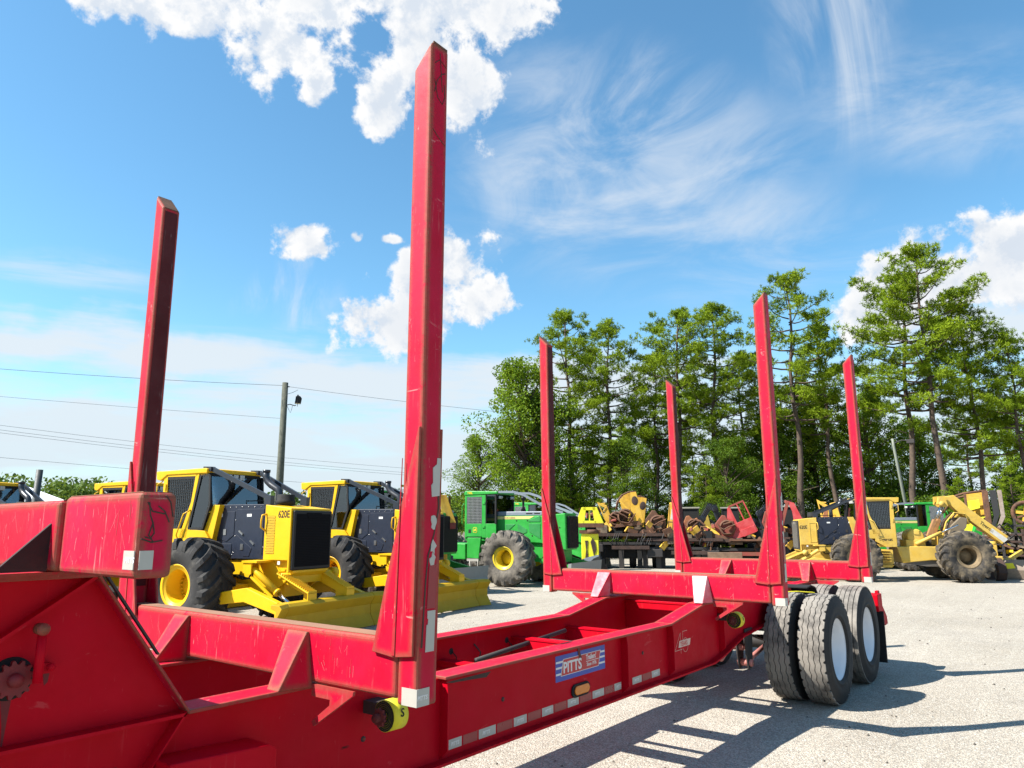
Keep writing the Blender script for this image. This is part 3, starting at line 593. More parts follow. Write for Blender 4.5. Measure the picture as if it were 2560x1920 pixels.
    # 45 YEARS outline emblem
    def line(pts, w=.0032):
        b = MB()
        for (x, z), (x2, z2) in zip(pts[:-1], pts[1:]):
            d = Vector((x2-x, z2-z)).normalized(); n_ = Vector((-d.y, d.x))*w/2; d = d*w*.4
            b.add([(x-d.x+n_.x, ys-.001, z-d.y+n_.y), (x-d.x-n_.x, ys-.001, z-d.y-n_.y), (x2+d.x-n_.x, ys-.001, z2+d.y-n_.y), (x2+d.x+n_.x, ys-.001, z2+d.y+n_.y)], [(0, 1, 2, 3)])
        b.build('emblem_line', CREAM, rail_n)
    line([(3.735, .70), (3.735, .862), (3.625, .730), (3.76, .730)])
    line([(3.865, .868), (3.78, .868), (3.775, .805)]+[(3.822+.052*math.cos(a), .758+.055*math.sin(a)) for a in [R(125-x) for x in range(0, 300, 20)]])
    quad('emblem_band', 3.69, .748, 3.905, .800, CREAM, ys-.0012, .02); lettering('emblem_lettering', 'YEARS', .048, DREDC, rail_n, (3.725, ys-.0022, .757), -1, .0003, .001)
    lettering('frame_stencil', '297', .03, BLKM, rail_n, (-.785, ys-.0005, .895), -1, .0003, .001)
    lettering('frame_stencil', '-29047-', .016, BLKM, rail_n, (.24, ys-.0005, .752), -1, .0002)
    return T
trailer()

# ---------------------------------------------------------------- forestry machines
def big_tyre(name_, parent, loc, side, R_=.845, W_=.70, rim_r=.37, style=None, rim_mat=None, mats=None, n_lug=18, hub=True):
    """lugged forestry wheel; side = direction (+1/-1) of its outer face along local y"""
    w = empty('wheel', parent=parent); w.location = loc; h = W_/2
    b = MB(); prof = [(rim_r, h*.80), (rim_r+.03, h*.88), (rim_r+.16, h*1.03), (R_-.20, h*1.03), (R_-.10, h*.93), (R_-.066, h*.80), (R_-.058, h*.4), (R_-.055, 0)]
    b.lathe(prof+[(r, -y) for r, y in prof[-2::-1]], 56)
    # lugs: swept bars from the centre line over the shoulder
    for sgn in (-1, 1):
        for i in range(n_lug):
            a0 = 2*math.pi*(i+(.5 if sgn > 0 else 0))/n_lug
            path = [(.0, .02*sgn), (.10, .30*h*sgn), (.20, .60*h*sgn), (.285, .90*h*sgn), (.33, 1.03*h*sgn), (.34, 1.05*h*sgn)]
            rad = [R_, R_, R_-.004, R_-.018, R_-.06, R_-.13]; low = [R_-.08]*3+[R_-.11, R_-.15, R_-.20]
            v = []
            for k, ((da, y), r, lo) in enumerate(zip(path, rad, low)):
                wd = (.064 if k < 4 else .055)/R_
                for rr, ww in ((lo, wd*1.25), (r, wd*.72), (r, -wd*.72), (lo, -wd*1.25)):
                    a = a0+da+ww; yy = y+(.0 if k < 4 else 0); v.append((rr*math.sin(a), yy, rr*math.cos(a)))
            f = []
            for k in range(len(path)-1):
                for q in range(4): f.append((k*4+q, k*4+(q+1) % 4, k*4+4+(q+1) % 4, k*4+4+q))
            f += [(0, 3, 2, 1), (len(v)-4, len(v)-3, len(v)-2, len(v)-1)]
            if sgn < 0: f = [q[::-1] for q in f]
            b.add(v, [q[::-1] for q in f])
    b.build('tyre', mats or RUB, w)
    r = MB(); o = side
    r.lathe([(rim_r-.02, o*h*.78), (rim_r+.014, o*h*.85), (rim_r+.008, o*h*.76), (rim_r-.075, o*h*.74), (rim_r-.085, o*h*.70), (rim_r-.09, o*h*.25), (rim_r-.10, o*h*.2), (rim_r-.10, -o*h*.25), (rim_r-.13, -o*h*.40), (.20, -o*h*.42), (.19, -o*h*.05), (.0001, -o*h*.02)], 48)
    r.lathe([(rim_r+.01, -o*h*.84), (rim_r-.06, -o*h*.6), (.2, -o*h*.5), (.0001, -o*h*.5)], 32)
    for i in range(20): a = 2*math.pi*i/20; r.lathe([(.0001, o*(-h*.02)), (.014, o*(-h*.02)), (.014, o*(-h*.24))], 6, 1, ((.225)*math.sin(a), 0, (.225)*math.cos(a)))
    r.build('rim', rim_mat or YEL, w)
    return w
RUB = rubber('tractor tyre rubber', .45, (.22, .20, .17)); RUBD = rubber('dusty tractor tyre rubber', .85, (.27, .235, .19)); RUBM = rubber('muddy tractor tyre rubber', .68, (.30, .23, .14))

def guard_grid(b, x0, x1, z0, z1, y, nx, nz, r=.006, skew=0.0):
    for i in range(nx+1):
        x = x0+(x1-x0)*i/nx; b.box((x-r, y-r, z0), (x+r, y+r, z1))
    for j in range(nz+1):
        z = z0+(z1-z0)*j/nz; b.box((x0, y-r*.8, z-r), (x1, y+r*.8, z+r))

def skidder(name, loc, yaw, scale, label, dirty=False, detail=True, grapple=False, group='yellow skidders with dark engine panels'):
    S = empty(name, (loc[0], loc[1], 0), R(yaw), scale); tag(S, label, 'skidder', group)
    Y = YELD if dirty else YEL; N = NAVY
    # --- frame and hood
    for s in (-1, 1):
        b = MB(); b.prism([(-.35, .62), (.28, .98), (.16, 1.26), (1.09, 1.27), (1.30, 1.25), (1.65, .93), (1.40, .76), (1.02, .66)], 1, s*.43, s*.46); b.build('frame_plate', Y, S)
    b = MB(); b.box((-.9, -.30, .62), (1.45, .30, 1.2)); b.box((.55, -.43, .80), (.75, .43, 1.22)); b.build('front_frame', Y, S)
    b = MB(); b.prism([(1.105, 1.275), (1.70, 1.275), (1.70, 1.06), (1.74, 1.06), (1.74, 2.20), (1.10, 2.275)], 1, -.53, .53); hd = b.build('hood_box', Y, S, .012)
    b = MB(); b.box((1.2, -.44, .86), (1.70, .44, 1.3)); b.prism([(1.60, .90), (1.78, 1.06), (1.78, 1.10), (1.60, 1.10)], 1, -.45, .45); b.build('nose_plate', Y, S, .01)
    b = MB(); b.prism([(-.30, 1.60), (.16, 1.285), (1.098, 1.285), (1.098, 2.285), (-.09, 2.295)], 1, -.505, .505); mp = b.build('engine_panels', N, S, .01)
    for s in (-1, 1):
        y = s*.506
        b = MB()
        for P in ([(-.04, 2.16), (.30, 2.16), (.30, 1.72), (.12, 1.60), (-.16, 1.66)], [(.36, 2.20), (1.05, 2.20), (1.05, 1.36), (.36, 1.90)], [(.36, 1.74), (.78, 1.48), (.72, 1.33), (.58, 1.33), (.34, 1.52)], [(-.02, 1.56), (.26, 1.56), (.26, 1.32), (.16, 1.32)]):
            b.prism(P, 1, y, y+s*.008)
        b.build('access_door', N, mp, .003, 1)
        b = MB()
        for (x, z) in ((.03, 1.72), (.50, 1.45)): b.box((x, y, z), (x+.07, y+s*.018, z+.11))
        for (x, z) in ((.44, 1.80), (.74, 1.62)): b.beam((x, y+s*.012, z), (x+.10, y+s*.012, z-.07), .02, .03)
        b.build('latch', STEEL if not dirty else DARK, mp)
        b = MB()
        for (x, z) in [(i*.16+.0, 2.24) for i in range(7)]+[(.33, 2.0), (.33, 1.7), (.31, 1.4), (1.07, 1.5), (1.07, 1.8), (.28, 1.36)]: b.lathe([(.0001, y+s*.008), (.010, y+s*.006), (.010, y)], 6, 1, (x, 0, z))
        b.build('bolt', STEEL, mp)
        b = MB(); b.box((1.16, s*.531, 1.39), (1.36, s*.535, 2.07)); b.build('side_vent', VENT if not dirty else Y, hd)
        if dirty:
            b = MB()
            for q in ((1.14, 1.37, 1.16, 2.09), (1.36, 1.37, 1.38, 2.09), (1.14, 2.07, 1.38, 2.09), (1.14, 1.37, 1.38, 1.39)): b.box((q[0], s*.531, q[1]), (q[2], s*.545, q[3]))
            b.build('vent_frame', Y, hd)
        lettering('number', '620E', .18, BLKM, hd, ((1.425 if s < 0 else 1.735), s*.5315, (2.035 if not dirty else 1.86)), s, .001, .0035, 0, .78)
        b = MB(); b.tube([(1.14, s*.53, 2.10), (1.10, s*.60, 2.08), (1.08, s*.60, 1.98), (1.08, s*.60, 1.86), (1.13, s*.53, 1.80)], .016, 8); b.build('grab_handle', Y, hd)
    b = MB(); b.box((1.741, -.50, 1.10), (1.80, .50, 2.16)); gf = b.build('grille_frame', BLK if not dirty else DARK, S, .02, 2)
    b = MB(); b.box((1.801, -.45, 1.16), (1.806, .45, 2.10)); b.prism([(-.20, 2.12), (.20, 2.12), (.16, 2.02), (-.16, 2.02)], 0, 1.806, 1.812); b.build('grille', GRILLE if not dirty else GRILD, gf)
    if dirty:
        b = MB(); guard_grid2 = [(-.45+.09*i) for i in range(11)]
        for y in guard_grid2: b.box((1.806, y-.004, 1.16), (1.812, y+.004, 2.10))
        b.build('grille_bar', DARK, gf)
    # --- cab
    ca = empty('cab', parent=S)
    b = MB(); roof = [(-1.80, 2.98), (-.40, 3.0), (-.33, 2.985), (-.33, 2.90), (-1.47, 2.90), (-1.66, 2.79), (-1.78, 2.82)]
    b.prism(roof, 1, -.70, .70); b.build('roof', Y, ca, .015)
    b = MB()
    for y in (-.16, 0, .16): b.box((-.345, y-.055, 2.80), (-.30, y+.055, 2.90))
    b.build('work_lamp', plain('lamp glass', (.6, .6, .55), .2), ca)
    for s in (-1, 1):
        y0, y1 = s*.68, s*.62
        for P in ([(-1.58, 2.90), (-1.47, 2.90), (-1.40, 1.20), (-1.58, 1.20)], [(-.66, 2.90), (-.56, 2.90), (-.80, 1.66), (-1.02, 1.66), (-.74, 2.35)], [(-1.47, 2.90), (-.6, 2.90), (-.62, 2.85), (-1.47, 2.86)], [(-1.42, 1.84), (-.84, 1.84), (-.86, 1.40), (-1.2, 1.20), (-1.42, 1.20)], [(-.86, 1.84), (-.30, 1.80), (-.14, 1.62), (-.40, 1.50), (-.86, 1.50)], [(-.52, 2.90), (-.34, 2.90), (-.34, 2.86), (-.52, 2.86)]):
            b = MB(); b.prism(P, 1, y0, y1); b.build('pillar' if P[0][1] > 2.8 and P[0][0] != -1.42 else 'lower_panel', Y, ca, .006)
        b = MB(); b.prism([(0, 2.285), (-.18, 2.285), (-.46, 1.66), (-.16, 1.58)], 1, s*.50, s*.62); b.build('side_duct', Y, ca, .006)
        b = MB()
        for P in ([(-1.47, 2.86), (-.65, 2.86), (-.65, 2.80), (-1.47, 2.80)], [(-1.47, 1.84), (-.98, 1.84), (-.98, 1.90), (-1.47, 1.90)]): b.prism(P, 1, s*.675, s*.64)
        b.beam((-.66, s*.658, 2.84), (-.74, s*.658, 2.3), .035, .05); b.beam((-.74, s*.658, 2.3), (-1.02, s*.658, 1.86), .035, .05); b.build('window_frame', BLKM, ca)
        b = MB(); b.prism([(-1.47, 2.82), (-.66, 2.82), (-.74, 2.3), (-1.0, 1.86), (-1.47, 1.86)], 1, s*.648, s*.652); b.build('door_window', GLSD, ca)
        if detail:
            b = MB()
            for i in range(15):
                x = -1.46+.055*i; z0 = 1.86 if x < -1.0 else (1.86+(x+1.0)*1.69 if x < -.74 else 2.3+(x+.74)*6.7)
                if z0 < 2.7: b.box((x-.004, s*.664, z0), (x+.004, s*.672, 2.82))
            for j in range(17):
                z = 1.88+.055*j; x1 = -1.0+(z-1.86)*.59 if z < 2.3 else -.74+(z-2.3)*.155; b.box((-1.47, s*.665, z-.004), (x1, s*.671, z+.004))
            b.build('window_guard', BLKM, ca)
        b = MB(); P = [(-.52, 2.87), (-.27, 2.86), (-.22, 2.3), (-.38, 1.84), (-.76, 1.84)]
        for i in range(5):
            p, q = P[i], P[(i+1) % 5]; b.beam((p[0], s*.665, p[1]), (q[0], s*.665, q[1]), .03, .045)
        b.build('window_frame', BLKM, ca); b = MB(); b.prism(P, 1, s*.655, s*.66); b.build('side_window', GLS, ca)
        b = MB(); b.tube([(-.72, s*.69, 2.20), (-.84, s*.75, 2.12), (-1.0, s*.75, 1.72), (-.98, s*.69, 1.60)], .014, 8); b.build('grab_handle', Y, ca)
        b = MB(); b.tube([(-1.63, s*.66, 2.78), (-1.74, s*.70, 2.72), (-1.74, s*.70, 2.5), (-1.63, s*.66, 2.42)], .012, 8); b.build('rear_handle', Y, ca)
        b = MB()
        for z in (2.6, 2.1): b.box((-1.53, s*.68, z), (-1.49, s*.70, z+.12))
        b.build('hinge', Y, ca)
    b = MB(); b.prism([(-.36, 2.88), (-.34, 2.88), (-.26, 2.30), (-.28, 2.30)], 1, -.60, .60); b.build('windscreen', GLS, ca)
    b = MB()
    for y in (-.62, .62): b.beam((-.35, y, 2.9), (-.25, y, 2.28), .05, .05)
    b.beam((-.345, -.62, 2.88), (-.345, .62, 2.88), .05, .06); b.build('windscreen_frame', BLKM, ca)
    b = MB(); b.box((-1.62, -.60, 1.3), (-1.58, .60, 2.15)); b.box((-1.62, -.60, 2.75), (-1.58, .60, 2.9)); b.box((-1.55, -.6, 1.2), (-.3, .6, 1.3)); b.build('rear_panel', Y, ca)
    b = MB(); b.box((-1.585, -.58, 2.15), (-1.58, .58, 2.75)); b.build('rear_window', GLS, ca)
    if detail:
        b = MB()
        for i in range(18): b.box((-1.61, -.58+.065*i, 2.15), (-1.603, -.572+.065*i, 2.75))
        for i in range(10): b.box((-1.61, -.58, 2.16+.062*i), (-1.603, .58, 2.168+.062*i))
        b.build('rear_guard', BLKM, ca)
    b = MB(); b.box((-1.25, -.26, 1.5), (-.80, .26, 1.66)); b.prism([(-1.36, 1.6), (-1.24, 1.6), (-1.30, 2.28), (-1.40, 2.28)], 1, -.24, .24); b.box((-1.40, -.13, 2.30), (-1.32, .13, 2.50)); b.build('seat', plain('grey seat', (.10, .10, .10), .8), ca, .03)
    b = MB(); b.tube([(-.55, 0, 1.5), (-.62, 0, 2.0)], .04, 8); b.box((-.78, -.2, 1.95), (-.5, .2, 2.05)); b.build('console', BLKM, ca)
    # --- brush guards from roof to hood, exhaust, pre cleaner
    for s in (-1, 1):
        b = MB(); b.beam((-.50, s*.60, 2.99), (-.28, s*.60, 2.98), .10, .09); b.beam((-.30, s*.60, 2.985), (1.12, s*.47, 2.40), .05, .085); b.box((1.04, s*.47-.05, 2.27), (1.2, s*.47+.05, 2.44)); b.build('brush_guard', plain('guard bar', (.025, .03, .04), .35, 0), S)
    b = MB(); b.tube([(.15, .36, 2.99), (.15, .36, 2.87), (.19, .36, 2.78), (.30, .36, 2.70), (.48, .36, 2.61), (.53, .36, 2.56), (.53, .36, 2.42), (.53, .36, 2.27)], .068, 16); b.tube([(.15, .36, 3.01), (.15, .36, 2.96)], .078, 16); b.build('exhaust', plain('exhaust pipe', (.06, .062, .068), .32, .3), S)
    b = MB(); b.lathe([(.0001, 2.28), (.18, 2.28), (.18, 2.36), (.165, 2.37), (.165, 2.46), (.15, 2.475), (.0001, 2.478)], 28, 2, (1.12, -.05, 0)); b.build('air_intake', BLKM, S)
    # --- blade, arms, cylinders
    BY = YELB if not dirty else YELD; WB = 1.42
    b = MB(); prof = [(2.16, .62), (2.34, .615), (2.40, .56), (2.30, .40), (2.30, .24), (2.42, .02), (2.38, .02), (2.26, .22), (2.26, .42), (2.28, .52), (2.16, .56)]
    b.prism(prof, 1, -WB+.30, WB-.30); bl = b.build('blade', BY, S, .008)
    for s in (-1, 1):
        v = []; f = []; n = len(prof)
        for (dy, dx) in ((WB-.30, 0), (WB+.03, .13)):
            v += [(x+dx, s*dy, z) for x, z in prof]
        f = [(i, (i+1) % n, n+(i+1) % n, n+i) for i in range(n)]+[tuple(range(n)), tuple(range(n, 2*n))]
        if s > 0: f = [q[::-1] for q in f]
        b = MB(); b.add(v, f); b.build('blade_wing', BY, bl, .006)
        b = MB(); b.prism([(2.10, .58), (2.28, .62), (2.24, .34), (2.12, .30)], 1, s*1.16, s*1.18); b.build('end_plate', Y, bl)
        b = MB(); b.prism([(.60, .72), (1.40, .84), (2.14, .62), (2.14, .42), (1.36, .60), (.60, .52)], 1, s*1.04, s*1.16); b.prism([(.3, .62), (.72, .62), (.72, .84), (.3, .84)], 1, s*.46, s*1.10); b.build('push_arm', Y, S, .01)
        y0, y1 = s*.40, s*.62
        b = MB(); b.prism([(1.50, 1.03), (1.60, 1.07), (2.30, .76), (2.30, .60), (2.14, .56), (2.04, .60), (2.04, .70), (1.62, .86)], 1, y0, y0+s*.04)
        b.prism([(1.55, 1.065), (2.31, .745), (2.31, .72), (1.55, 1.04)], 1, y0, y1); b.prism([(2.29, .745), (2.31, .745), (2.31, .60), (2.29, .60)], 1, y0, y1)
        b.build('step_arm', Y, S, .006)
        b = MB()
        for i in range(17): t = i/16; b.box((1.57+.72*t, y0+s*.0, 1.055-.31*t), (1.585+.72*t, y0+s*.21, 1.085-.31*t))
        b.build('tread_teeth', Y, S)
        b = MB(); b.tube([(1.10, s*.74, 1.14), (1.18, s*.74, 1.08), (1.72, s*.74, .74)], .062, 14); b.tube([(1.70, s*.74, .752), (1.74, s*.74, .727)], .07, 14); b.tube([(1.06, s*.66, 1.16), (1.06, s*.82, 1.16)], .06, 12); b.beam((1.12, s*.80, 1.0), (1.66, s*.80, .66), .02, .05)
        cy = b.build('blade_cylinder', Y, S)
        b = MB(); b.tube([(1.70, s*.74, .752), (2.14, s*.74, .49)], .032, 12); b.build('cylinder_rod', CHROME, cy)
        b = MB(); b.prism([(.95, 1.27), (1.15, 1.27), (1.15, 1.04), (.95, 1.06)], 1, s*.64, s*.67); b.prism([(.95, 1.27), (1.15, 1.27), (1.15, 1.04), (.95, 1.06)], 1, s*.81, s*.84); b.box((.93, s*.44, 1.24), (1.3, s*.86, 1.275)); b.build('cylinder_bracket', Y, S)
    b = MB(); b.tube([(1.64, -.6, 1.00), (1.64, .75, 1.00)], .06, 14); b.tube([(1.64, .72, 1.0), (1.64, .84, 1.0)], .10, 16); b.build('cross_tube', Y, S)
    rg = random.Random(4)
    for s in (-1, 1):
        for k in range(3):
            b = MB(); y = s*(.47+.05*k); b.tube([(.20, y, 1.0), (.55, y, .92+.04*k), (.9, y+s*.08, .95), (1.05, s*.70, 1.10)], .014, 6); b.build('hydraulic_hose', BLKM, S)
        b = MB(); b.box((1.47, s*.5315, 1.20), (1.53, s*.5325, 1.26)); b.box((.62, s*.5145, 2.06), (.74, s*.516, 2.11)); b.box((-.10, s*.5145, 2.06), (-.02, s*.516, 2.12)); b.build('warning_label', WHITE, S)
        b = MB(); b.tube([(.35, s*.30, 2.29), (.35, s*.30, 2.36), (.9, s*.30, 2.36), (.9, s*.30, 2.29)], .012, 6); b.build('hood_rail', BLKM, S)
    # --- wheels and rear half
    mats = [RUBM if dirty else RUB, RUBM if dirty else RUB]; mt = mats[0]
    w0 = big_tyre('wheel', S, (0, -1.18, .845), -1, rim_mat=(Y if not dirty else rusty('muddy rim', (.30, .22, .12), (.16, .11, .06))), mats=mt)
    def wheel_at(loc, side, ang=0):
        w = copy_tree(w0, S); w.location = loc; w.rotation_euler = (0, ang, 0 if side < 0 else math.pi); return w
    wheel_at((0, 1.18, .845), 1, .2)
    for s in (-1, 1):
        w = wheel_at((-3.62, s*1.18, .845*(1.06 if grapple else 1)), s, .1)
        if grapple: w.scale = (1.06, 1.08, 1.06)
    b = MB(); b.tube([(0, -1.0, .845), (0, 1.0, .845)], .16, 16); b.tube([(-3.62, -1.0, .845), (-3.62, 1.0, .845)], .17, 16); b.build('axle', Y if not dirty else YELD, S)
    if not grapple:
        b = MB(); b.prism([(-1.75, 1.15), (-4.3, 1.2), (-4.4, .7), (-2.8, .65), (-1.75, .6)], 1, -.42, .42); b.prism([(-2.6, 1.15), (-3.3, 2.3), (-3.6, 2.3), (-3.5, 1.15)], 1, -.35, .35); b.build('rear_frame', Y, S, .02)
        return S
    # --- grapple boom half of the working skidder
    b = MB(); b.prism([(-1.62, 1.20), (-2.45, 1.22), (-3.0, 1.20), (-3.4, 1.22), (-4.35, 1.15), (-4.35, .72), (-2.75, .72), (-1.78, .62)], 1, -.46, .46); b.build('rear_frame', Y, S, .02)
    b = MB(); b.prism([(-1.78, .62), (-2.75, .72), (-4.35, .72), (-4.2, .50), (-2.6, .50)], 1, -.40, .40); b.build('belly_plate', plain('oily grey belly', (.13, .115, .10), .6), S)
    b = MB(); b.lathe([(.0001, -.34), (.26, -.34), (.29, -.30), (.29, -.22), (.24, -.2), (.24, .2), (.29, .22), (.29, .30), (.26, .34), (.0001, .34)], 28, 1, (-2.36, 0, 1.55)); b.box((-2.66, -.36, 1.18), (-2.0, .36, 1.45)); b.build('winch', Y, S, .02)
    b = MB()
    for z in range(5): b.beam((-1.3+.0*z, .70, .70+.09*z), (-.72, .74, .72+.09*z), .20, .02)
    b.prism([(-1.42, 1.10), (-.70, 1.14), (-.70, .60), (-.88, .48), (-1.30, .50), (-1.42, .62)], 1, .58, .64); b.prism([(-1.36, .56), (-.8, .56), (-.88, .48), (-1.28, .48)], 1, .64, .84); b.build('step_ladder', YELD, S)
    b = MB(); b.prism([(-3.30, 1.2), (-3.50, 1.7), (-3.60, 1.95), (-3.95, 2.26), (-4.18, 2.22), (-4.12, 1.9), (-3.86, 1.6), (-3.7, 1.2)], 1, .20, .32); b.prism([(-3.30, 1.2), (-3.50, 1.7), (-3.60, 1.95), (-3.95, 2.26), (-4.18, 2.22), (-4.12, 1.9), (-3.86, 1.6), (-3.7, 1.2)], 1, -.32, -.20); b.build('arch', plain('worn arch steel', (.22, .17, .11), .6), S, .02)
    bm = MB(); bm.prism([(-3.42, 3.0), (-3.88, 3.06), (-4.15, 2.82), (-4.42, 2.50), (-5.54, 1.56), (-5.30, 1.28), (-4.20, 2.24), (-3.98, 2.42), (-3.72, 2.70), (-3.34, 2.74)], 1, -.16, .16); bo = bm.build('boom', YELD, S, .02)
    b = MB()
    for s in (-1, 1):
        if s > 0: b.build('pivot_bracket', YELD, bo); b = MB()
        b.prism([(-3.30, 3.02), (-3.52, 3.04), (-3.60, 2.66), (-3.44, 2.62), (-3.28, 2.74)], 1, s*.22, s*.26); b.lathe([(.0001, s*.30), (.09, s*.30), (.10, s*.20)], 16, 1, (-3.40, 0, 2.75))
    b.build('pivot_bracket', YELD, bo)
    for s in (-1, 1): lettering('boom_lettering', 'Tigercat', .17, BLKM, bo, ((-4.62 if s > 0 else -5.22), s*.1615, (2.03 if s > 0 else 1.56)), s, .001, .003, 0, .95, 'LEFT', R(-40) if s > 0 else R(40))
    b = MB(); b.prism([(-5.02, 1.86), (-5.50, 1.46), (-5.36, 1.34), (-4.93, 1.72)], 1, .1605, .1625); b.build('boom_sticker', plain('scuffed white sticker', (.62, .60, .54), .6, 0, .4), bo)
    for s, x0, z0, x1, z1 in ((1, -3.36, 2.68, -2.80, 1.55), (-1, -3.62, 2.68, -3.16, 1.60)):
        p, q = Vector((x0, s*.24, z0)), Vector((x1, s*.24, z1)); mid = p.lerp(q, .46)
        b = MB(); b.beam(mid, q, .15, .15); cy = b.build('lift_cylinder', rusty('scuffed orange cylinder', (.50, .24, .07), (.30, .15, .07), .6), S, .02)
        b = MB(); b.tube([p, mid], .035, 10); b.build('cylinder_rod', CHROME, cy)
    p, q = Vector((-2.30, .42, 1.30)), Vector((-3.80, .42, 1.98)); mid = p.lerp(q, .60)
    b = MB(); b.tube([p, mid], .065, 12); cy = b.build('arch_cylinder', Y, S); b = MB(); b.tube([mid, q], .032, 10); b.build('cylinder_rod', CHROME, cy)
    rg = random.Random(5)
    for i in range(9):
        y = rg.uniform(-.25, .25); a = rg.uniform(-.1, .1)
        b = MB(); b.tube([(-3.3+a, y, 1.5), (-3.5+a, y+.05, 2.1), (-3.8+a, y+.03, 2.42), (-4.15, y, 2.38), (-4.3, y*.5, 2.0)], .024, 6); b.build('hose', RUSTD if i % 2 else YELD, S)
    b = MB(); b.box((-3.62, -.34, 1.25), (-3.1, .34, 1.62)); b.build('valve_block', YELD, S, .02)
    b = MB(); b.lathe([(.0001, 1.22), (.13, 1.22), (.15, 1.3), (.13, 1.38), (.0001, 1.38)], 16, 2, (-5.02, 0, 0)); b.box((-5.12, -.15, .86), (-4.92, .15, 1.24)); b.box((-5.2, -.30, .48), (-4.82, .30, .86)); gr = b.build('grapple_head', Y, S, .02)
    for s in (-1, 1):
        b = MB(); b.prism([(s*.10, .80), (s*.30, .80), (s*.62, .55), (s*.66, .30), (s*.50, .04), (s*.30, -.0), (s*.46, .28), (s*.40, .46), (s*.14, .60)], 0, -5.14, -4.86); b.build('tong', RUSTD, gr, .01)
    return S

def set_text(S, side, body='Tigercat'):
    for s in (-1, 1): lettering('door_lettering', body, .155, BLKM, S, ((-1.40 if s < 0 else -.97), s*.6815, 1.42), s, .001, .003, 0, .92)

skA = skidder('skidder', (5.604, 8.936), -79.3, .928, 'shiny yellow skidder marked 620E nearest the trailer, between the two tall front stakes')
skB = skidder('skidder', (9.21, 9.52), -82, .92, 'clean yellow skidder half hidden behind the tall middle stake, blade end showing')
skC = skidder('skidder', (4.0, 16.31), -80, .93, 'skidder at the far left edge with only dark roof front and exhaust showing', detail=True)
skD = skidder('skidder', (6.52, 13.83), -80, .93, 'skidder mostly hidden behind the leftmost stake, only its yellow roof corner visible', detail=False)
skT = skidder('grapple_skidder', (23.6, 3.0), 118, .86, 'dusty yellow grapple skidder lettered Tigercat with arched boom parked under the pines', dirty=True, grapple=True, group=None)
if 'group' in skT: del skT['group']
set_text(skT, 1); 
for sk in (skA, skB): set_text(sk, -1)

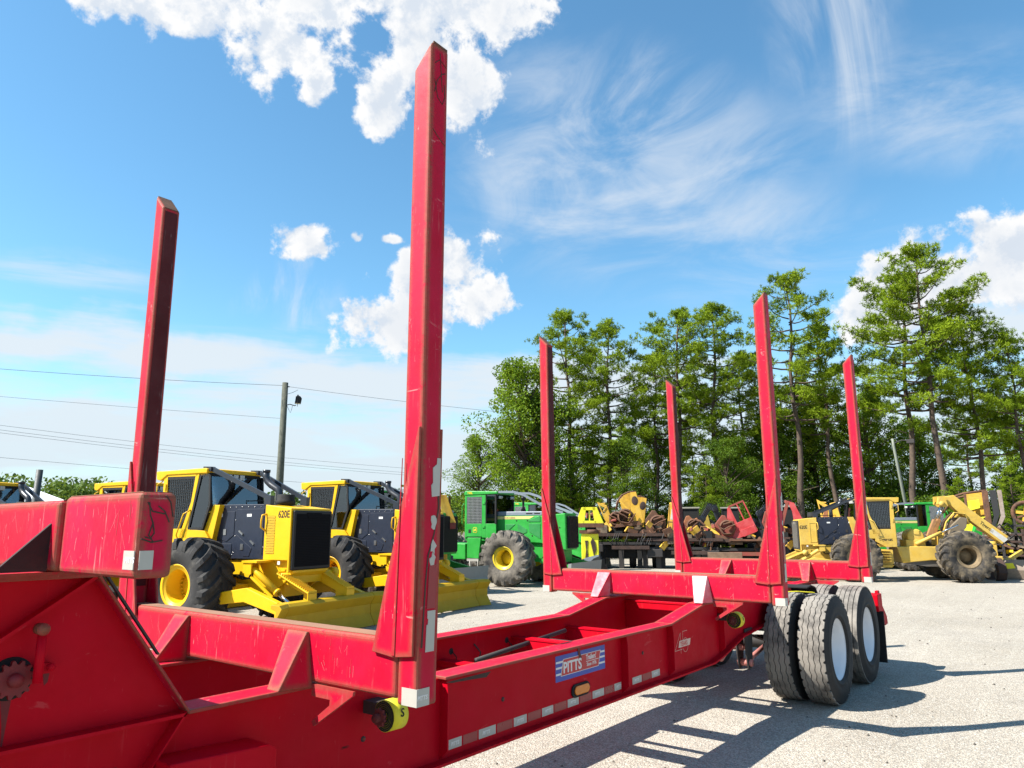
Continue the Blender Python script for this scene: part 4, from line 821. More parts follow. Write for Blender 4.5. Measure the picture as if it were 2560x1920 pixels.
def green_skidder(loc, yaw, scale, label, number='748L', full=True):
    S = empty('green_skidder', (loc[0], loc[1], 0), R(yaw), scale); tag(S, label, 'skidder', 'green skidders with yellow wheels')
    G = GREEN; YL = plain('green machine yellow', (.80, .60, .03), .45)
    b = MB(); b.prism([(-.75, 2.12), (.84, 2.12), (1.64, 2.19), (1.66, 1.06), (.8, 1.27), (.33, 1.29), (-.3, 1.30), (-.75, 1.42)], 1, -.49, .49); hd = b.build('hood', G, S, .03, 3)
    b = MB(); b.prism([(-.73, 2.12), (.84, 2.12), (.90, 2.20), (.84, 2.255), (-.73, 2.26)], 1, -.46, .46); b.build('hood_top', GREY, hd, .02)
    b = MB(); b.box((.3, -.462, 2.17), (.52, .462, 2.21)); b.box((.58, -.462, 2.17), (.78, .462, 2.21)); b.build('vent_slot', BLKM, hd)
    for s in (-1, 1):
        y = s*.491
        b = MB(); b.prism([(-.73, 2.105), (.60, 2.105), (.42, 2.02), (-.73, 2.015)], 1, y, y+s*.003); st = b.build('yellow_stripe', plain('buff stripe', (.78, .62, .22), .5), hd)
        lettering('stripe_lettering', 'JOHN DEERE', .072, plain('brown lettering', (.20, .12, .03), .6), hd, (-.48 if s < 0 else .36, y+s*.0042, 2.032), s, .0005, .001)
        b = MB()
        for P in ([(-.42, 1.86), (-.06, 1.86), (-.40, 1.58)], [(.02, 1.88), (.02, 1.5), (.34, 1.60), (.34, 1.70)], [(.40, 1.87), (.80, 1.87), (.80, 1.40), (.42, 1.62)], [(.40, 1.98), (.80, 2.12), (.80, 1.93), (.40, 1.93)]): b.prism(P, 1, y, y+s*.012)
        b.build('side_panel', paint('green panel paint', (.02, .24, .05), .5, .02, .3, (.22, .22, .07)), hd, .008)
        b = MB()
        for x, z in ((.23, 1.62), (.52, 1.50), (-.02, 1.97), (.36, 1.97), (1.3, 1.6), (1.5, 1.3), (1.45, 1.75)): b.lathe([(.0001, y+s*.006), (.022, y+s*.006), (.022, y)], 10, 1, (x, 0, z))
        b.build('bolt', BLKM, hd)
        b = MB(); b.beam((-.60, s*.60, 2.885), (-.05, s*.60, 2.87), .06, .07); b.beam((-.05, s*.60, 2.87), (.28, s*.58, 2.77), .06, .07); b.beam((.28, s*.58, 2.77), (.90, s*.50, 2.42), .06, .07); b.beam((.90, s*.50, 2.42), (1.55, s*.44, 2.20), .06, .07); b.build('brush_guard', GREY, S)
    b = MB(); b.box((1.665, -.40, 1.12), (1.73, .40, 2.10)); g = b.build('grille', BLKM, S, .015)
    b = MB()
    for i in range(17): b.box((1.73, -.38+.0465*i, 1.15), (1.745, -.36+.0465*i, 2.07))
    b.build('grille_bar', BLK, g)
    b = MB(); b.lathe([(.075, 2.25), (.10, 2.25), (.035, 2.42), (.04, 2.62), (.075, 2.66), (.08, 2.74), (.0001, 2.76)], 20, 2, (-.05, .1, 0)); b.build('exhaust', BLK, S)
    # cab
    ca = empty('cab', parent=S)
    b = MB(); b.prism([(-1.82, 2.80), (-1.82, 2.90), (-1.75, 2.945), (-.62, 2.90), (-.60, 2.82)], 1, -.70, .70); b.build('roof', G, ca, .02)
    for s in (-1, 1):
        lettering('roof_number', number, .10, YL, ca, (-1.70 if s < 0 else -1.35, s*.702, 2.835), s, .001, .002)
        y0, y1 = s*.68, s*.63
        for P in ([(-1.80, 2.80), (-1.73, 2.80), (-1.73, 1.44), (-1.80, 1.44)], [(-1.17, 2.80), (-1.04, 2.80), (-1.04, 1.44), (-1.17, 1.44)], [(-1.73, 2.80), (-1.17, 2.80), (-1.17, 2.74), (-1.73, 2.74)], [(-1.73, 1.88), (-1.17, 1.88), (-1.17, 1.47), (-1.73, 1.47)], [(-1.04, 1.88), (-.66, 1.88), (-.66, 1.42), (-1.04, 1.42)]):
            b = MB(); b.prism(P, 1, y0, y1); b.build('pillar' if P[0][1] > 2.7 else 'door_panel', G, ca, .006)
        b = MB(); b.beam((-.68, s*.655, 2.82), (-.68, s*.655, 1.86), .05, .05); b.beam((-1.03, s*.655, 2.80), (-1.03, s*.655, 1.86), .04, .03); b.build('window_frame', BLKM, ca)
        b = MB(); b.box((-1.73, min(s*.645, s*.65), 1.88), (-1.17, max(s*.645, s*.65), 2.74)); b.box((-1.03, min(s*.645, s*.65), 1.88), (-.68, max(s*.645, s*.65), 2.80)); b.build('window', GLSD, ca)
        b = MB(); guard_grid(b, -1.71, -1.19, 1.90, 2.73, s*.675, 11, 17, .0045); b.build('window_guard', plain('grey wire', (.35, .36, .35), .5), ca)
        b = MB(); b.lathe([(.0001, s*.683), (.10, s*.683), (.10, s*.68)], 4, 1, (0, 0, 0)); b = MB()
        q = [(-1.42+.075*math.copysign(abs(math.cos(a))**.45, math.cos(a)), 1.68+.088*math.copysign(abs(math.sin(a))**.45, math.sin(a))) for a in [2*math.pi*i/24 for i in range(24)]]
        b.prism(q, 1, s*.681, s*.684); lg = b.build('emblem', YL, ca)
        b = MB(); q2 = [(-1.42+(x+1.42)*.82, 1.68+(z-1.68)*.84) for x, z in q]; b.prism(q2, 1, s*.6845, s*.686); b.build('emblem_field', G, lg)
        b = MB(); m_ = -s
        deer = [(-.05, -.01), (-.035, .02), (.01, .02), (.03, .045), (.02, .06), (.035, .055), (.05, .035), (.04, .02), (.045, -.01), (.055, -.045), (.03, -.02), (0, -.02), (-.03, -.04), (-.055, -.05), (-.03, -.025)]
        b.prism([(-1.42+m_*x, 1.68+z) for x, z in deer], 1, s*.6862, s*.6875); b.build('emblem_figure', YL, lg)
        b = MB(); b.box((-1.66, min(s*.681, s*.686), 1.59), (-1.57, max(s*.681, s*.686), 1.70)); b.build('door_latch', BLKM, ca)
        b = MB(); b.tube([(-1.83, s*.66, 2.55), (-1.90, s*.68, 2.45), (-1.90, s*.68, 1.9), (-1.83, s*.66, 1.8)], .014, 8); b.build('grab_handle', G, ca)
        b = MB()
        for z in (2.5, 1.75): b.box((-1.15, min(s*.68, s*.70), z), (-1.06, max(s*.68, s*.70), z+.07))
        b.build('hinge', G, ca)
        b = MB(); b.prism([(-1.72, 1.44), (-1.22, 1.44), (-1.30, .78), (-1.72, .80)], 1, s*.42, s*.66); b.build('step_box', G, S, .01)
        b = MB(); b.box((-1.72, min(s*.5, s*.67), .70), (-1.30, max(s*.5, s*.67), .775)); b.tube([(-1.62, s*.66, .72), (-1.60, s*.68, .50), (-1.45, s*.68, .46), (-1.32, s*.66, .55), (-1.32, s*.66, .72)], .016, 8); b.build('step', plain('grey step', (.4, .38, .34), .7), S)
    b = MB(); b.box((-1.82, -.62, 1.44), (-1.78, .62, 2.1)); b.box((-1.8, -.63, 1.35), (-.68, .63, 1.44)); b.build('cab_floor', G, ca)
    b = MB(); b.box((-.69, -.6, 1.88), (-.68, .6, 2.8)); b.build('windscreen', GLS, ca)
    b = MB(); b.box((-1.5, -.25, 1.5), (-1.05, .25, 1.75)); b.prism([(-1.6, 1.7), (-1.48, 1.7), (-1.52, 2.4), (-1.62, 2.4)], 1, -.24, .24); b.build('seat', BLKM, ca, .03)
    b = MB()
    for y in (-.5, -.38, .38, .5): b.lathe([(.0001, -.64), (.05, -.64), (.05, -.60), (.02, -.56)], 14, 0, (0, y, 2.72))
    b.build('work_lamp', plain('lamp glass', (.6, .6, .55), .2), ca)
    # frame, wheels, rear
    b = MB(); b.box((-1.2, -.40, .70), (1.5, .40, 1.32)); b.build('front_frame', G, S)
    b = MB(); b.prism([(-1.9, 1.24), (-4.2, 1.30), (-4.3, .76), (-1.9, .74)], 1, -.45, .45); b.prism([(-2.8, 1.25), (-3.3, 2.2), (-3.6, 2.2), (-3.6, 1.25)], 1, -.3, .3); b.build('rear_frame', G, S, .02)
    w0 = big_tyre('wheel', S, (0, -1.20, .84), -1, R_=.84, W_=.74, rim_r=.34, rim_mat=YL, mats=RUBD)
    for x, s in ((0, 1), (-3.6, -1), (-3.6, 1)):
        w = copy_tree(w0, S); w.location = (x, s*1.2, .84); w.rotation_euler = (0, .3, 0 if s < 0 else math.pi)
    b = MB(); b.tube([(0, -1.0, .84), (0, 1.0, .84)], .16, 14); b.tube([(-3.6, -1.0, .84), (-3.6, 1.0, .84)], .16, 14); b.build('axle', G, S)
    for s in (-1, 1):
        b = MB(); b.prism([(1.0, .72), (1.1, .84), (2.05, .62), (2.05, .40), (1.9, .40)], 1, s*.95, s*1.05); b.build('push_arm', G, S)
    b = MB(); b.prism([(2.05, .70), (2.16, .72), (2.12, .4), (2.20, .02), (2.14, .02), (2.04, .35)], 1, -1.38, 1.38); b.build('blade', plain('worn blade steel', (.25, .26, .25), .5), S)
    return S
gJ = green_skidder((16.286, 10.582), -77.5, .96, 'green skidder with dusty front tyre and leaping deer badge on its door')
green_skidder((12.05, 11.63), -82, .95, 'green skidder seen only as roof and mesh window above the second yellow skidder', '648L')
green_skidder((23.99, 14.71), -78, .93, 'green skidder whose roof shows over the hood of the dusty tyred green one')
green_skidder((30.4, 2.7), 118, .88, 'green skidder cab standing behind the winch of the yellow grapple skidder', '640L')

# ---------------------------------------------------------------- attachments, racks and cabs at the back of the yard
def thing(name, x, y, az, label, cat, group=None, z=0):
    """root on the ground; local +x points away from the trailer's side, local y to the left"""
    e = empty(name, (x, y, z), R(az)); tag(e, label, cat, group); return e
def felling_head(loc, az, label, P, h=2.45, sc_=1.0):
    H = thing('felling_head', loc[0], loc[1], az, label, 'felling head', 'upright felling heads'); H.scale = (sc_,)*3
    b = MB(); b.lathe([(.0001, .02), (.62, .02), (.66, .10), (.62, .22), (.3, .26), (.0001, .26)], 32, 2); b.build('saw_housing', RUSTD, H)
    b = MB(); b.prism([(-.34, .24), (.34, .24), (.32, 1.42), (-.32, 1.42)], 0, .02, .30); b.prism([(.1, .25), (.34, .25), (.3, 1.4), (.1, 1.4)], 1, -.34, -.28); b.prism([(.1, .25), (.34, .25), (.3, 1.4), (.1, 1.4)], 1, .28, .34); b.build('column', P, H, .01)
    b = MB(); b.prism([(-.14, .55), (-.02, 1.1), (-.10, 1.25), (-.20, 1.1), (-.24, .8)], 0, .0, .03); b.prism([(.08, .5), (.2, .5), (.16, .8), (.2, 1.15), (.08, 1.15), (.12, .8)], 0, .0, .03); b.build('cutout', RUSTD, H)
    b = MB(); b.box((-.02, -.42, 1.42), (.34, .42, 1.56)); b.lathe([(.0001, -.30), (.09, -.30), (.09, .1), (.0001, .1)], 12, 1, (.0, 0, 1.50)); b.build('rotator', RUST, H)
    b = MB(); b.box((-.06, -.55, 1.66), (.42, .55, 1.82)); b.build('yoke', RUSTR if P is not LEMON else RUST, H, .01)
    for s in (-1, 1):
        b = MB(); b.prism([(s*.20, 1.82), (s*.56, 1.82), (s*.30, h), (s*.12, h)], 0, -.04, .02); b.build('mast_plate', P, H, .008)
    b = MB(); b.box((-.04, -.26, 1.82), (.01, .26, 1.92)); b.box((-.04, -.24, h-.12), (.30, .24, h)); b.prism([(.02, 1.82), (.42, 1.82), (.28, h), (.02, h)], 1, -.03, .03); b.build('mast', P, H, .008)
    for s in (-1, 1):
        b = MB(); b.prism([(.42, 1.82), (.50, 1.82), (.30, h-.02), (.22, h-.02)], 1, s*.36, s*.42); b.build('side_brace', RUST, H)
        b = MB(); b.tube([(-.02, s*.2, .40), (-.3, s*.42, .36), (-.62, s*.34, .34), (-.78, s*.1, .34)], [.07, .07, .05, .02], 8); b.build('grab_arm', P if s < 0 else RUSTD, H)
    return H
felling_head((12.05, 10.32), 44, 'bright yellow upright felling head between the second yellow skidder and the green one', YELF, 2.55)
felling_head((22.9, 12.3), 32, 'lemon yellow upright felling head just beyond the grille of the green skidder', LEMON, 2.45)
for i, (px, py, az) in enumerate(((22.6, 12.55, 20), (22.3, 11.9, -30))):
    e = thing('cutter_arm', px, py, az, ('grey and yellow curved cutter arm lying below the lemon felling head', 'black curved steel horn lying on gravel beside the lemon felling head')[i], 'cutter arm')
    b = MB(); b.prism([(-.7, .62), (-.2, .50), (.4, .22), (.62, .0), (.45, .0), (.2, .12), (-.3, .34), (-.75, .50)], 0, 0, .06); b.build('blade_plate', (GREY, BLK)[i], e)
    b = MB(); b.prism([(-.55, .5), (-.1, .40), (.15, .15), (-.1, .0), (-.55, .0)], 0, .08, .30); b.build('mount', (LEMON, BLK)[i], e, .02)

def saw_head(loc, az, tilt, label, P, kind=0, sc_=1.0):
    """disc saw felling head lying on its back: tall side plates, cab like hood, accumulator arms, round pocket"""
    H = thing('disc_saw', loc[0], loc[1], az, label, 'saw head', 'rusty saw heads piled at the back', loc[2]); H.scale = (sc_,)*3
    M = Matrix.Rotation(R(tilt), 4, 'X')
    def bm(): return MB()
    def done(b, n, m, par=H, bev=.006):
        if kind < 2: b.v = [(x, -y, z) for x, y, z in b.v]; b.f = [f[::-1] for f in b.f]
        b.v = [tuple(M @ Vector(p)) for p in b.v]; return b.build(n, m, par, bev)
    if kind == 0:    # tower with arched back
        b = bm(); b.prism([(.30, 0), (.66, .06), (.60, .62), (.52, 1.34), (.28, 1.34), (.20, .55)], 0, -.05, .02); done(b, 'side_plate', P)
        b = bm(); b.lathe([(.0001, -.056), (.13, -.056), (.13, -.05)], 20, 0, (0, 0, 0)); b.v = [(x, y*1.0+.42, z*1.45+.98) for x, y, z in b.v]; done(b, 'oval_opening', RUSTD)
        b = bm(); b.prism([(.20, .55), (.28, 1.34), (.05, 1.30), (-.20, 1.10), (-.16, .70)], 0, .22, .28); done(b, 'back_plate', P)
        b = bm(); b.tube([(0, .52, 1.35), (0, .20, 1.36), (0, -.10, 1.26), (0, -.30, 1.02), (0, -.40, .72)], .035, 8); b.tube([(.25, .52, 1.33), (.25, .0, 1.30), (.25, -.3, .95), (.25, -.38, .7)], .03, 8); done(b, 'arched_rail', RUST, bev=0)
        b = bm(); b.beam((-.02, -.20, 1.05), (-.04, .22, .50), .09, .07); b.beam((-.02, .2, .6), (-.1, .05, .2), .06, .05); done(b, 'grab_arm', YELF)
    elif kind == 1:  # leaning A plate with triangular window
        for P_ in ([(-.10, 1.30), (.30, 1.10), (.20, 1.0), (-.02, 1.14)], [(-.10, 1.30), (-.02, 1.14), (.12, .70), (.10, .50)], [(.30, 1.10), (.44, .35), (.20, .40), (.12, .70), (.20, 1.0)], [(.10, .50), (.12, .70), (.20, .40), (.44, .35), (.56, .05), (.44, 0), (.30, .05)]):
            b = bm(); b.prism(P_, 0, -.05, .03); done(b, 'side_plate', P)
        b = bm(); b.prism([(.30, .05), (.56, .05), (.9, .30), (.7, .36)], 0, .05, .3); done(b, 'shelf', P)
        b = bm(); b.box((.0, -.05, 1.18), (.5, .25, 1.22)); b.beam((-.06, .1, .85), (-.06, .25, 1.0), .03, .05); done(b, 'cross_bar', YELF)
    elif kind == 2:  # brown gnarled pocket
        b = bm(); b.prism([(-.35, .0), (.30, 0), (.42, .55), (.20, .98), (.05, .98), (-.10, .80), (-.30, .86), (-.46, .5)], 0, -.03, .30); done(b, 'pocket_body', P, bev=.03)
    else:            # narrow box tower
        b = bm(); b.prism([(-.22, 0), (.24, .06), (.20, .55), (.18, 1.26), (-.20, 1.28), (-.24, .5)], 0, -.16, .16); done(b, 'tower', P, bev=.03)
        b = bm(); b.prism([(-.12, .62), (.10, .60), (.08, 1.0), (-.02, 1.12), (-.12, 1.0)], 0, -.166, -.16); done(b, 'white_sticker', plain('scratched white', (.6, .58, .55), .6, 0, .3))
        b = bm()
        for y in (-.2, 0, .16): b.box((-.17, y, .08), (-.163, y+.015, 1.2))
        b.box((-.17, -.2, .50), (-.163, .2, .53)); done(b, 'ridge', RUST)
    # round saw pocket with bent arms
    if kind in (0, 1, 2):
        cy = {0: -.05, 1: .62, 2: -.1}[kind]; cz = {0: .38, 1: .45, 2: .5}[kind]
        b = bm(); prof = [(.27, -.12), (.33, -.10), (.33, .14), (.05, .16)]; b.lathe(prof, 22, 0, (0, cy, cz)); done(b, 'saw_pocket', RUST, bev=0)
        b = bm(); b.tube([(-.12, cy-.30, cz+.20), (-.16, cy-.05, cz+.05), (-.16, cy+.12, cz-.1), (-.12, cy+.30, cz-.05)], .03, 6); b.tube([(-.14, cy-.2, cz-.2), (-.18, cy+.1, cz-.28), (-.14, cy+.42, cz+.08)], .028, 6); b.tube([(-.13, cy-.1, cz+.25), (-.2, cy+.18, cz+.1)], .04, 6); done(b, 'bent_arm', RUST, bev=0)
    b = bm(); b.prism([(-.6, -.02), (.6, -.02), (.45, .16), (-.45, .10)], 0, -.1, .35); done(b, 'base_wedge', RUST)
    return H
saw_head((24.7, 12.72, 1.50), 31, -8, 'yellow saw head with triangular window leaning left on the rack', YELF, 1, .95)
saw_head((25.0, 11.75, 1.72), 29, -6, 'tallest yellow saw head with arched back and oval hole on the rack', YELF, 0, 1.0)
saw_head((25.5, 10.85, 1.35), 27, 10, 'brown gnarled saw pocket between two yellow towers on the rack', RUST, 2, 1.0)
saw_head((25.9, 10.22, 1.32), 26, 6, 'narrow yellow tower head with scratched white sticker by the red stake', YELF, 3, 1.05)
saw_head((26.6, 8.35, 1.18), 22, 12, 'small rust red saw pocket left of the faded red head', RUSTR, 2, .95)
saw_head((27.2, 9.9, 1.25), 24, -4, 'orange rusty saw pocket half behind the third far stake', rusty('orange rust', (.42, .16, .06), (.25, .09, .04)), 2, .9)
saw_head((25.9, 12.2, 1.75), 28, 14, 'second row yellow arched saw head behind the tallest one', YELF, 0, .95)
saw_head((28.6, 6.9, 1.35), 18, -10, 'red brown saw pocket between the near third stake and the red stand', RUSTR, 2, 1.0)
saw_head((27.9, 5.0, 1.40), 15, 5, 'yellow saw head peeping over the hood of the grapple skidder', YELF, 1, 1.0)
saw_head((26.2, 14.4, 1.30), 30, -8, 'orange rusty head seen over the grille of the green skidder', rusty('orange rust'), 2, 1.15)
# big red head with windows
H = thing('red_cab_guard', 26.9, 7.55, 20, 'faded red tilted cab guard with long window slots on the rack', 'guard', None, 1.15)
M = Matrix.Rotation(R(-22), 4, 'X')
def tilt_build(b, n, m, bev=.008): b.v = [tuple(M @ Vector(p)) for p in b.v]; return b.build(n, m, H, bev)
b = MB(); b.box((-.05, -.60, .14), (.55, .05, .72)); b.box((-.07, -.56, .12), (-.05, .0, .40)); tilt_build(b, 'lower_box', HEADR, .03)
for q in ((-.60, -.55), (-.32, -.27), (0.0, .05)):
    b = MB(); b.box((-.03, q[0], .70), (.03, q[1], 1.42)); tilt_build(b, 'post', HEADR)
b = MB(); b.box((-.03, -.60, 1.38), (.5, .05, 1.45)); tilt_build(b, 'top_rail', RUSTR)
b = MB(); b.prism([(.05, .14), (.42, .14), (.30, 1.0), (.10, 1.40), (.05, 1.40)], 0, 0, .06); tilt_build(b, 'side_panel', HEADR)
b = MB(); b.box((-.3, -.7, -.04), (.5, .6, .02)); b.build('base_sheet', RUST, H)

def rack(loc, az, L_, label, zt=1.45, legs=5, deck=True, timber=0):
    """low black loader trailer with steel beams, legs, toolbox and dark clutter"""
    F = thing('loader_trailer', loc[0], loc[1], az, label, 'trailer', 'black loader trailers carrying saw heads')
    b = MB(); b.box((-.4, -L_/2, zt-.12), (-.28, L_/2, zt)); b.box((.9, -L_/2, zt-.12), (1.02, L_/2, zt)); b.build('deck_beam', RUSTD, F)
    b = MB(); b.box((-.30, -L_/2+.2, zt-.46), (.9, L_/2-.3, zt-.36)); b.build('lower_deck', DARK, F)
    for i in range(legs):
        y = -L_/2+.3+(L_-.6)*i/(legs-1)
        b = MB(); b.box((-.2, y-.10, .0), (.1, y+.10, zt-.4)); b.build('leg', BLKM if i % 2 else DARK, F)
    b = MB(); b.prism([(-L_*.32, zt-.50), (L_*.1, zt-.50), (L_*.1, zt-.64), (-L_*.32, zt-.64)], 0, -.55, -.45); b.build('bumper_beam', RUSTR if timber else RUSTD, F)
    b = MB(); b.box((-.5, L_*.2, zt-.75), (.1, L_*.38, zt-.44)); b.build('tool_box', DARK, F, .02)
    b = MB(); b.box((.0, -L_/2+.3, .42), (.9, L_/2-.4, zt-.47)); b.build('chassis_tank', BLKM, F, .03)
    b = MB()
    for w in range(2): b.lathe([(.0001, -.12), (.28, -.13), (.48, -.12), (.5, 0), (.48, .12), (.0001, .13)], 24, 1, (.5+w*1.1, -L_*.12, .5))
    b.build('wheel', BLKM, F)
    b = MB()
    for w in range(2): b.lathe([(.0001, -.12), (.28, -.13), (.48, -.12), (.5, 0), (.48, .12), (.0001, .13)], 24, 1, (.5+w*1.1, L_*.30, .5))
    b.build('wheel', BLKM, F)
    rg = random.Random(int(L_*100)); b = MB(); b2 = MB()
    for i in range(46):
        y = rg.uniform(-L_/2, L_/2-.4); x = rg.uniform(-.4, .8); z = zt+rg.uniform(-.02, .05); w = rg.uniform(.08, .5)
        (b if i % 3 else b2).box((x, y, z-.35*rg.random()), (x+rg.uniform(.1, .4), y+w, z+rg.uniform(.03, .34)))
    b.build('scrap_steel_heap', BLKM, F); b2.build('scrap_plate', rusty('mixed scrap', (.28, .20, .13), (.06, .05, .04)), F)
    for nm, mt, cnt in (('yellow_scrap_heap', YELF, 9), ('red_scrap_heap', RUSTR, 5), ('rusty_scrap_heap', RUST, 12)):
        b = MB()
        for i in range(cnt):
            q = Vector((rg.uniform(-.5, .4), rg.uniform(-L_/2+.2, L_/2-.2), zt+rg.uniform(-.1, .55))); d = Vector((rg.uniform(-.15, .15), rg.uniform(-.3, .3), rg.uniform(-.35, .2)))
            if i % 3 == 0: b.tube([q, q+d*.6+Vector((0, .08, .1)), q+d*1.5], rg.uniform(.03, .07), 7)
            else: b.beam(q, q+d*1.4, rg.uniform(.04, .10), rg.uniform(.08, .24))
        b.build(nm, mt, F, .006)
    b = MB()
    for i in range(9):
        y = rg.uniform(-L_/2, L_/2); b.tube([(-.45, y, zt), (-.52, y+.1, zt-.25), (-.48, y+.25*rg.uniform(-1, 1), zt-.5)], .014, 5)
    b.build('hose_bundle', BLK, F)
    if timber:
        b = MB(); b.box((-1.0, -.1, .45), (-.75, 1.2, .68)); b.build('timber', WOOD, F, .01)
    return F
rack((25.0, 12.1), 27, 3.6, 'black loader trailer under the two leftmost yellow saw heads', 1.42)
rack((26.1, 10.0), 25, 3.4, 'black loader trailer with white lettered rusty bumper by the third red stake', 1.22)
rack((27.1, 7.9), 21, 3.8, 'black loader trailer below the faded red guard', 1.18, timber=1)
rack((28.3, 5.6), 17, 3.4, 'black loader trailer with stacked crates behind the dusty grapple skidder hood', 1.25)

def knuckle_boom(loc, az, label, pts, r=.13, cab=True, mat=None):
    K = thing('knuckle_boom', loc[0], loc[1], az, label, 'loader boom', 'black knuckle boom loaders')
    b = MB()
    for p, q in zip(pts[:-1], pts[1:]): b.beam(p, q, r*1.2, r*1.8)
    for p in pts[1:-1]: b.lathe([(.0001, -.14), (r*1.2, -.14), (r*1.2, .14), (.0001, .14)], 14, 0, p)
    b.build('boom', mat or plain('glossy black boom', (.03, .035, .045), .3, 0, .3), K, .015)
    b = MB()
    for i in range(5):
        o = .05*i-.1; b.tube([(p[0]-.14, p[1]+o, p[2]+.10+.02*i) for p in pts], .013, 5)
    b.build('hose_bundle', BLK, K)
    b = MB(); b.tube([(pts[0][0], pts[0][1], 0), pts[0]], [.22, .16], 12); b.build('pedestal', BLKM, K)
    if cab:
        b = MB()
        for y in (-.35, .35):
            for x in (-.35, .35): b.box((x-.03, y-.03, 1.3), (x+.03, y+.03, 2.45))
        b.box((-.4, -.4, 2.42), (.4, .4, 2.5)); b.box((-.38, -.38, 1.2), (.38, .38, 1.6)); c = b.build('cab_frame', BLKM, K)
        b = MB(); b.box((-.41, -.42, 2.46), (.41, .42, 2.52)); b.build('cab_roof', plain('dusty cream', (.35, .33, .26), .7), c)
        b = MB(); b.box((-.36, -.34, 1.6), (-.35, .34, 2.42)); b.box((-.3, -.3, 1.5), (.3, .3, 2.3)); b.build('window', BLKM, c)
    return K
knuckle_boom((27.2, 9.05), 23, 'black bent knuckle boom arching between red stake and red guard', [(0, .55, 1.3), (0, .35, 2.0), (0, .05, 2.48), (0, -.15, 2.42), (0, -.55, 1.2)], .12, False)
knuckle_boom((28.8, 10.7), 24, 'black loader cab just right of the third red stake', [(0, -.6, 1.3), (0, -.75, 1.9), (-.1, -1.0, 1.7), (0, -1.1, 1.3)], .11)
knuckle_boom((30.2, 9.4), 21, 'black loader cab with pale roof behind the faded red guard', [(0, -.9, 1.3), (0, -1.0, 1.9), (0, -1.3, 1.6)], .10)
knuckle_boom((29.1, 7.65), 19, 'black hose covered boom elbow right of the faded red guard', [(0, -.2, 1.4), (0, .05, 2.2), (0, -.25, 2.45), (0, -.55, 1.5)], .12, False)
knuckle_boom((29.6, 6.75), 18, 'black loader cab with cream frame left of the red triangular frame', [(0, -.8, 1.3), (0, -.9, 1.7), (0, -1.1, 1.4)], .09)
e = thing('yellow_engine_box', 28.3, 9.7, 23, 'mustard yellow engine box behind the black knuckle boom', 'engine box', None, 1.1)
b = MB(); b.prism([(-.42, 0), (.42, 0), (.40, .55), (.22, .62), (.05, 1.05), (-.05, 1.05), (-.15, .6), (-.42, .55)], 0, -.3, .3); b.build('housing', paint('mustard paint', (.48, .33, .04), .55, .3, .4), e, .02)
b = MB(); b.box((-.306, -.30, .15), (-.30, .02, .45)); b.build('door', BLKM, e)
e = thing('red_steel_stand', 27.5, 5.85, 17, 'red triangular steel frame behind the dusty hood marked 620E', 'steel frame', None, 1.35)
b = MB(); b.beam((0, .50, 0), (0, .12, 1.28), .10, .12); b.build('front_leg', RUSTR, e, .01); b = MB(); b.prism([(.14, 1.3), (-.12, 1.22), (-.62, 0), (-.10, 0), (-.02, .9)], 0, -.04, .06); b.build('side_plate', HEADR, e, .008)
b = MB(); b.beam((0, .2, 1.28), (.5, .0, 1.30), .10, .10); b.build('top_tube', RUSTR, e)
e = thing('rust_bracket', 26.8, 4.5, 14, 'rusty orange U shaped bracket seen between the guard bars of the grapple skidder', 'bracket', None, 1.5)
b = MB(); b.prism([(.7, .35), (.1, .30), (.0, .55), (-.1, .9), (-.2, .9), (-.12, .0), (.3, .0), (.4, .2), (.7, .25)], 0, 0, .12); b.build('plate', rusty('orange rust', (.42, .16, .06), (.25, .09, .04)), e, .01)
e = thing('yellow_guard', 26.6, 3.95, 12, 'yellow and brown pierced plate behind the cab of the dusty grapple skidder', 'guard', None, 1.45)
b = MB(); b.prism([(-.3, 0), (.32, 0), (.22, 1.05), (.0, 1.1), (-.12, .5)], 0, 0, .12); b.build('plate', YELF, e, .01)

# --- heap right of the grapple skidder
e = thing('saw_cab', 27.6, -.05, 6, 'large yellow cab shell with curved rusty front rail at the right edge', 'cab shell', None, 1.55)
b = MB(); b.prism([(.55, .25), (-.62, .10), (-.60, 1.28), (-.40, 1.28), (.0, 1.20), (.02, .55), (.5, .50)], 0, .35, .42); b.build('back_panel', YELF, e, .01)
b = MB(); b.tube([(0, .78, .55), (0, .66, .85), (0, .40, 1.10), (0, .05, 1.22), (0, -.62, 1.30)], .04, 8); b.tube([(.4, .75, .55), (.4, .4, 1.06), (.4, -.6, 1.26)], .035, 8); b.build('front_rail', RUST, e)
b = MB(); b.box((-.04, -.02, .3), (.04, .06, 1.2)); b.box((-.04, -.66, .1), (.40, -.48, 1.30)); b.build('post', RUST, e, .01)
b = MB(); b.prism([(-.70, 1.30), (-.90, 1.30), (-.92, .5), (-.72, .0), (-.60, .0), (-.74, .4)], 0, -.08, .3); b.build('side_plate', plain('greasy black steel', (.02, .02, .02), .6), e, .01)
b = MB(); b.prism([(-.92, 1.30), (-1.05, 1.30), (-1.06, .4), (-.86, .0), (-.76, .0), (-.94, .45)], 0, -.10, .3); b.build('edge_plate', rusty('grey brown steel', (.38, .31, .26), (.22, .16, .12)), e, .01)
b = MB(); b.prism([(-.38, .72), (.05, .60), (-.02, .95), (-.36, 1.0)], 0, -.02, .02); b.build('lemon_plate', LEMON, e)
b = MB(); b.prism([(-.50, .42), (.28, .34), (.30, .10), (.15, -.25), (.02, -.32), (-.1, .1)], 0, -.25, -.20); b.build('bent_sheet', LEMON, e)
rg = random.Random(11)
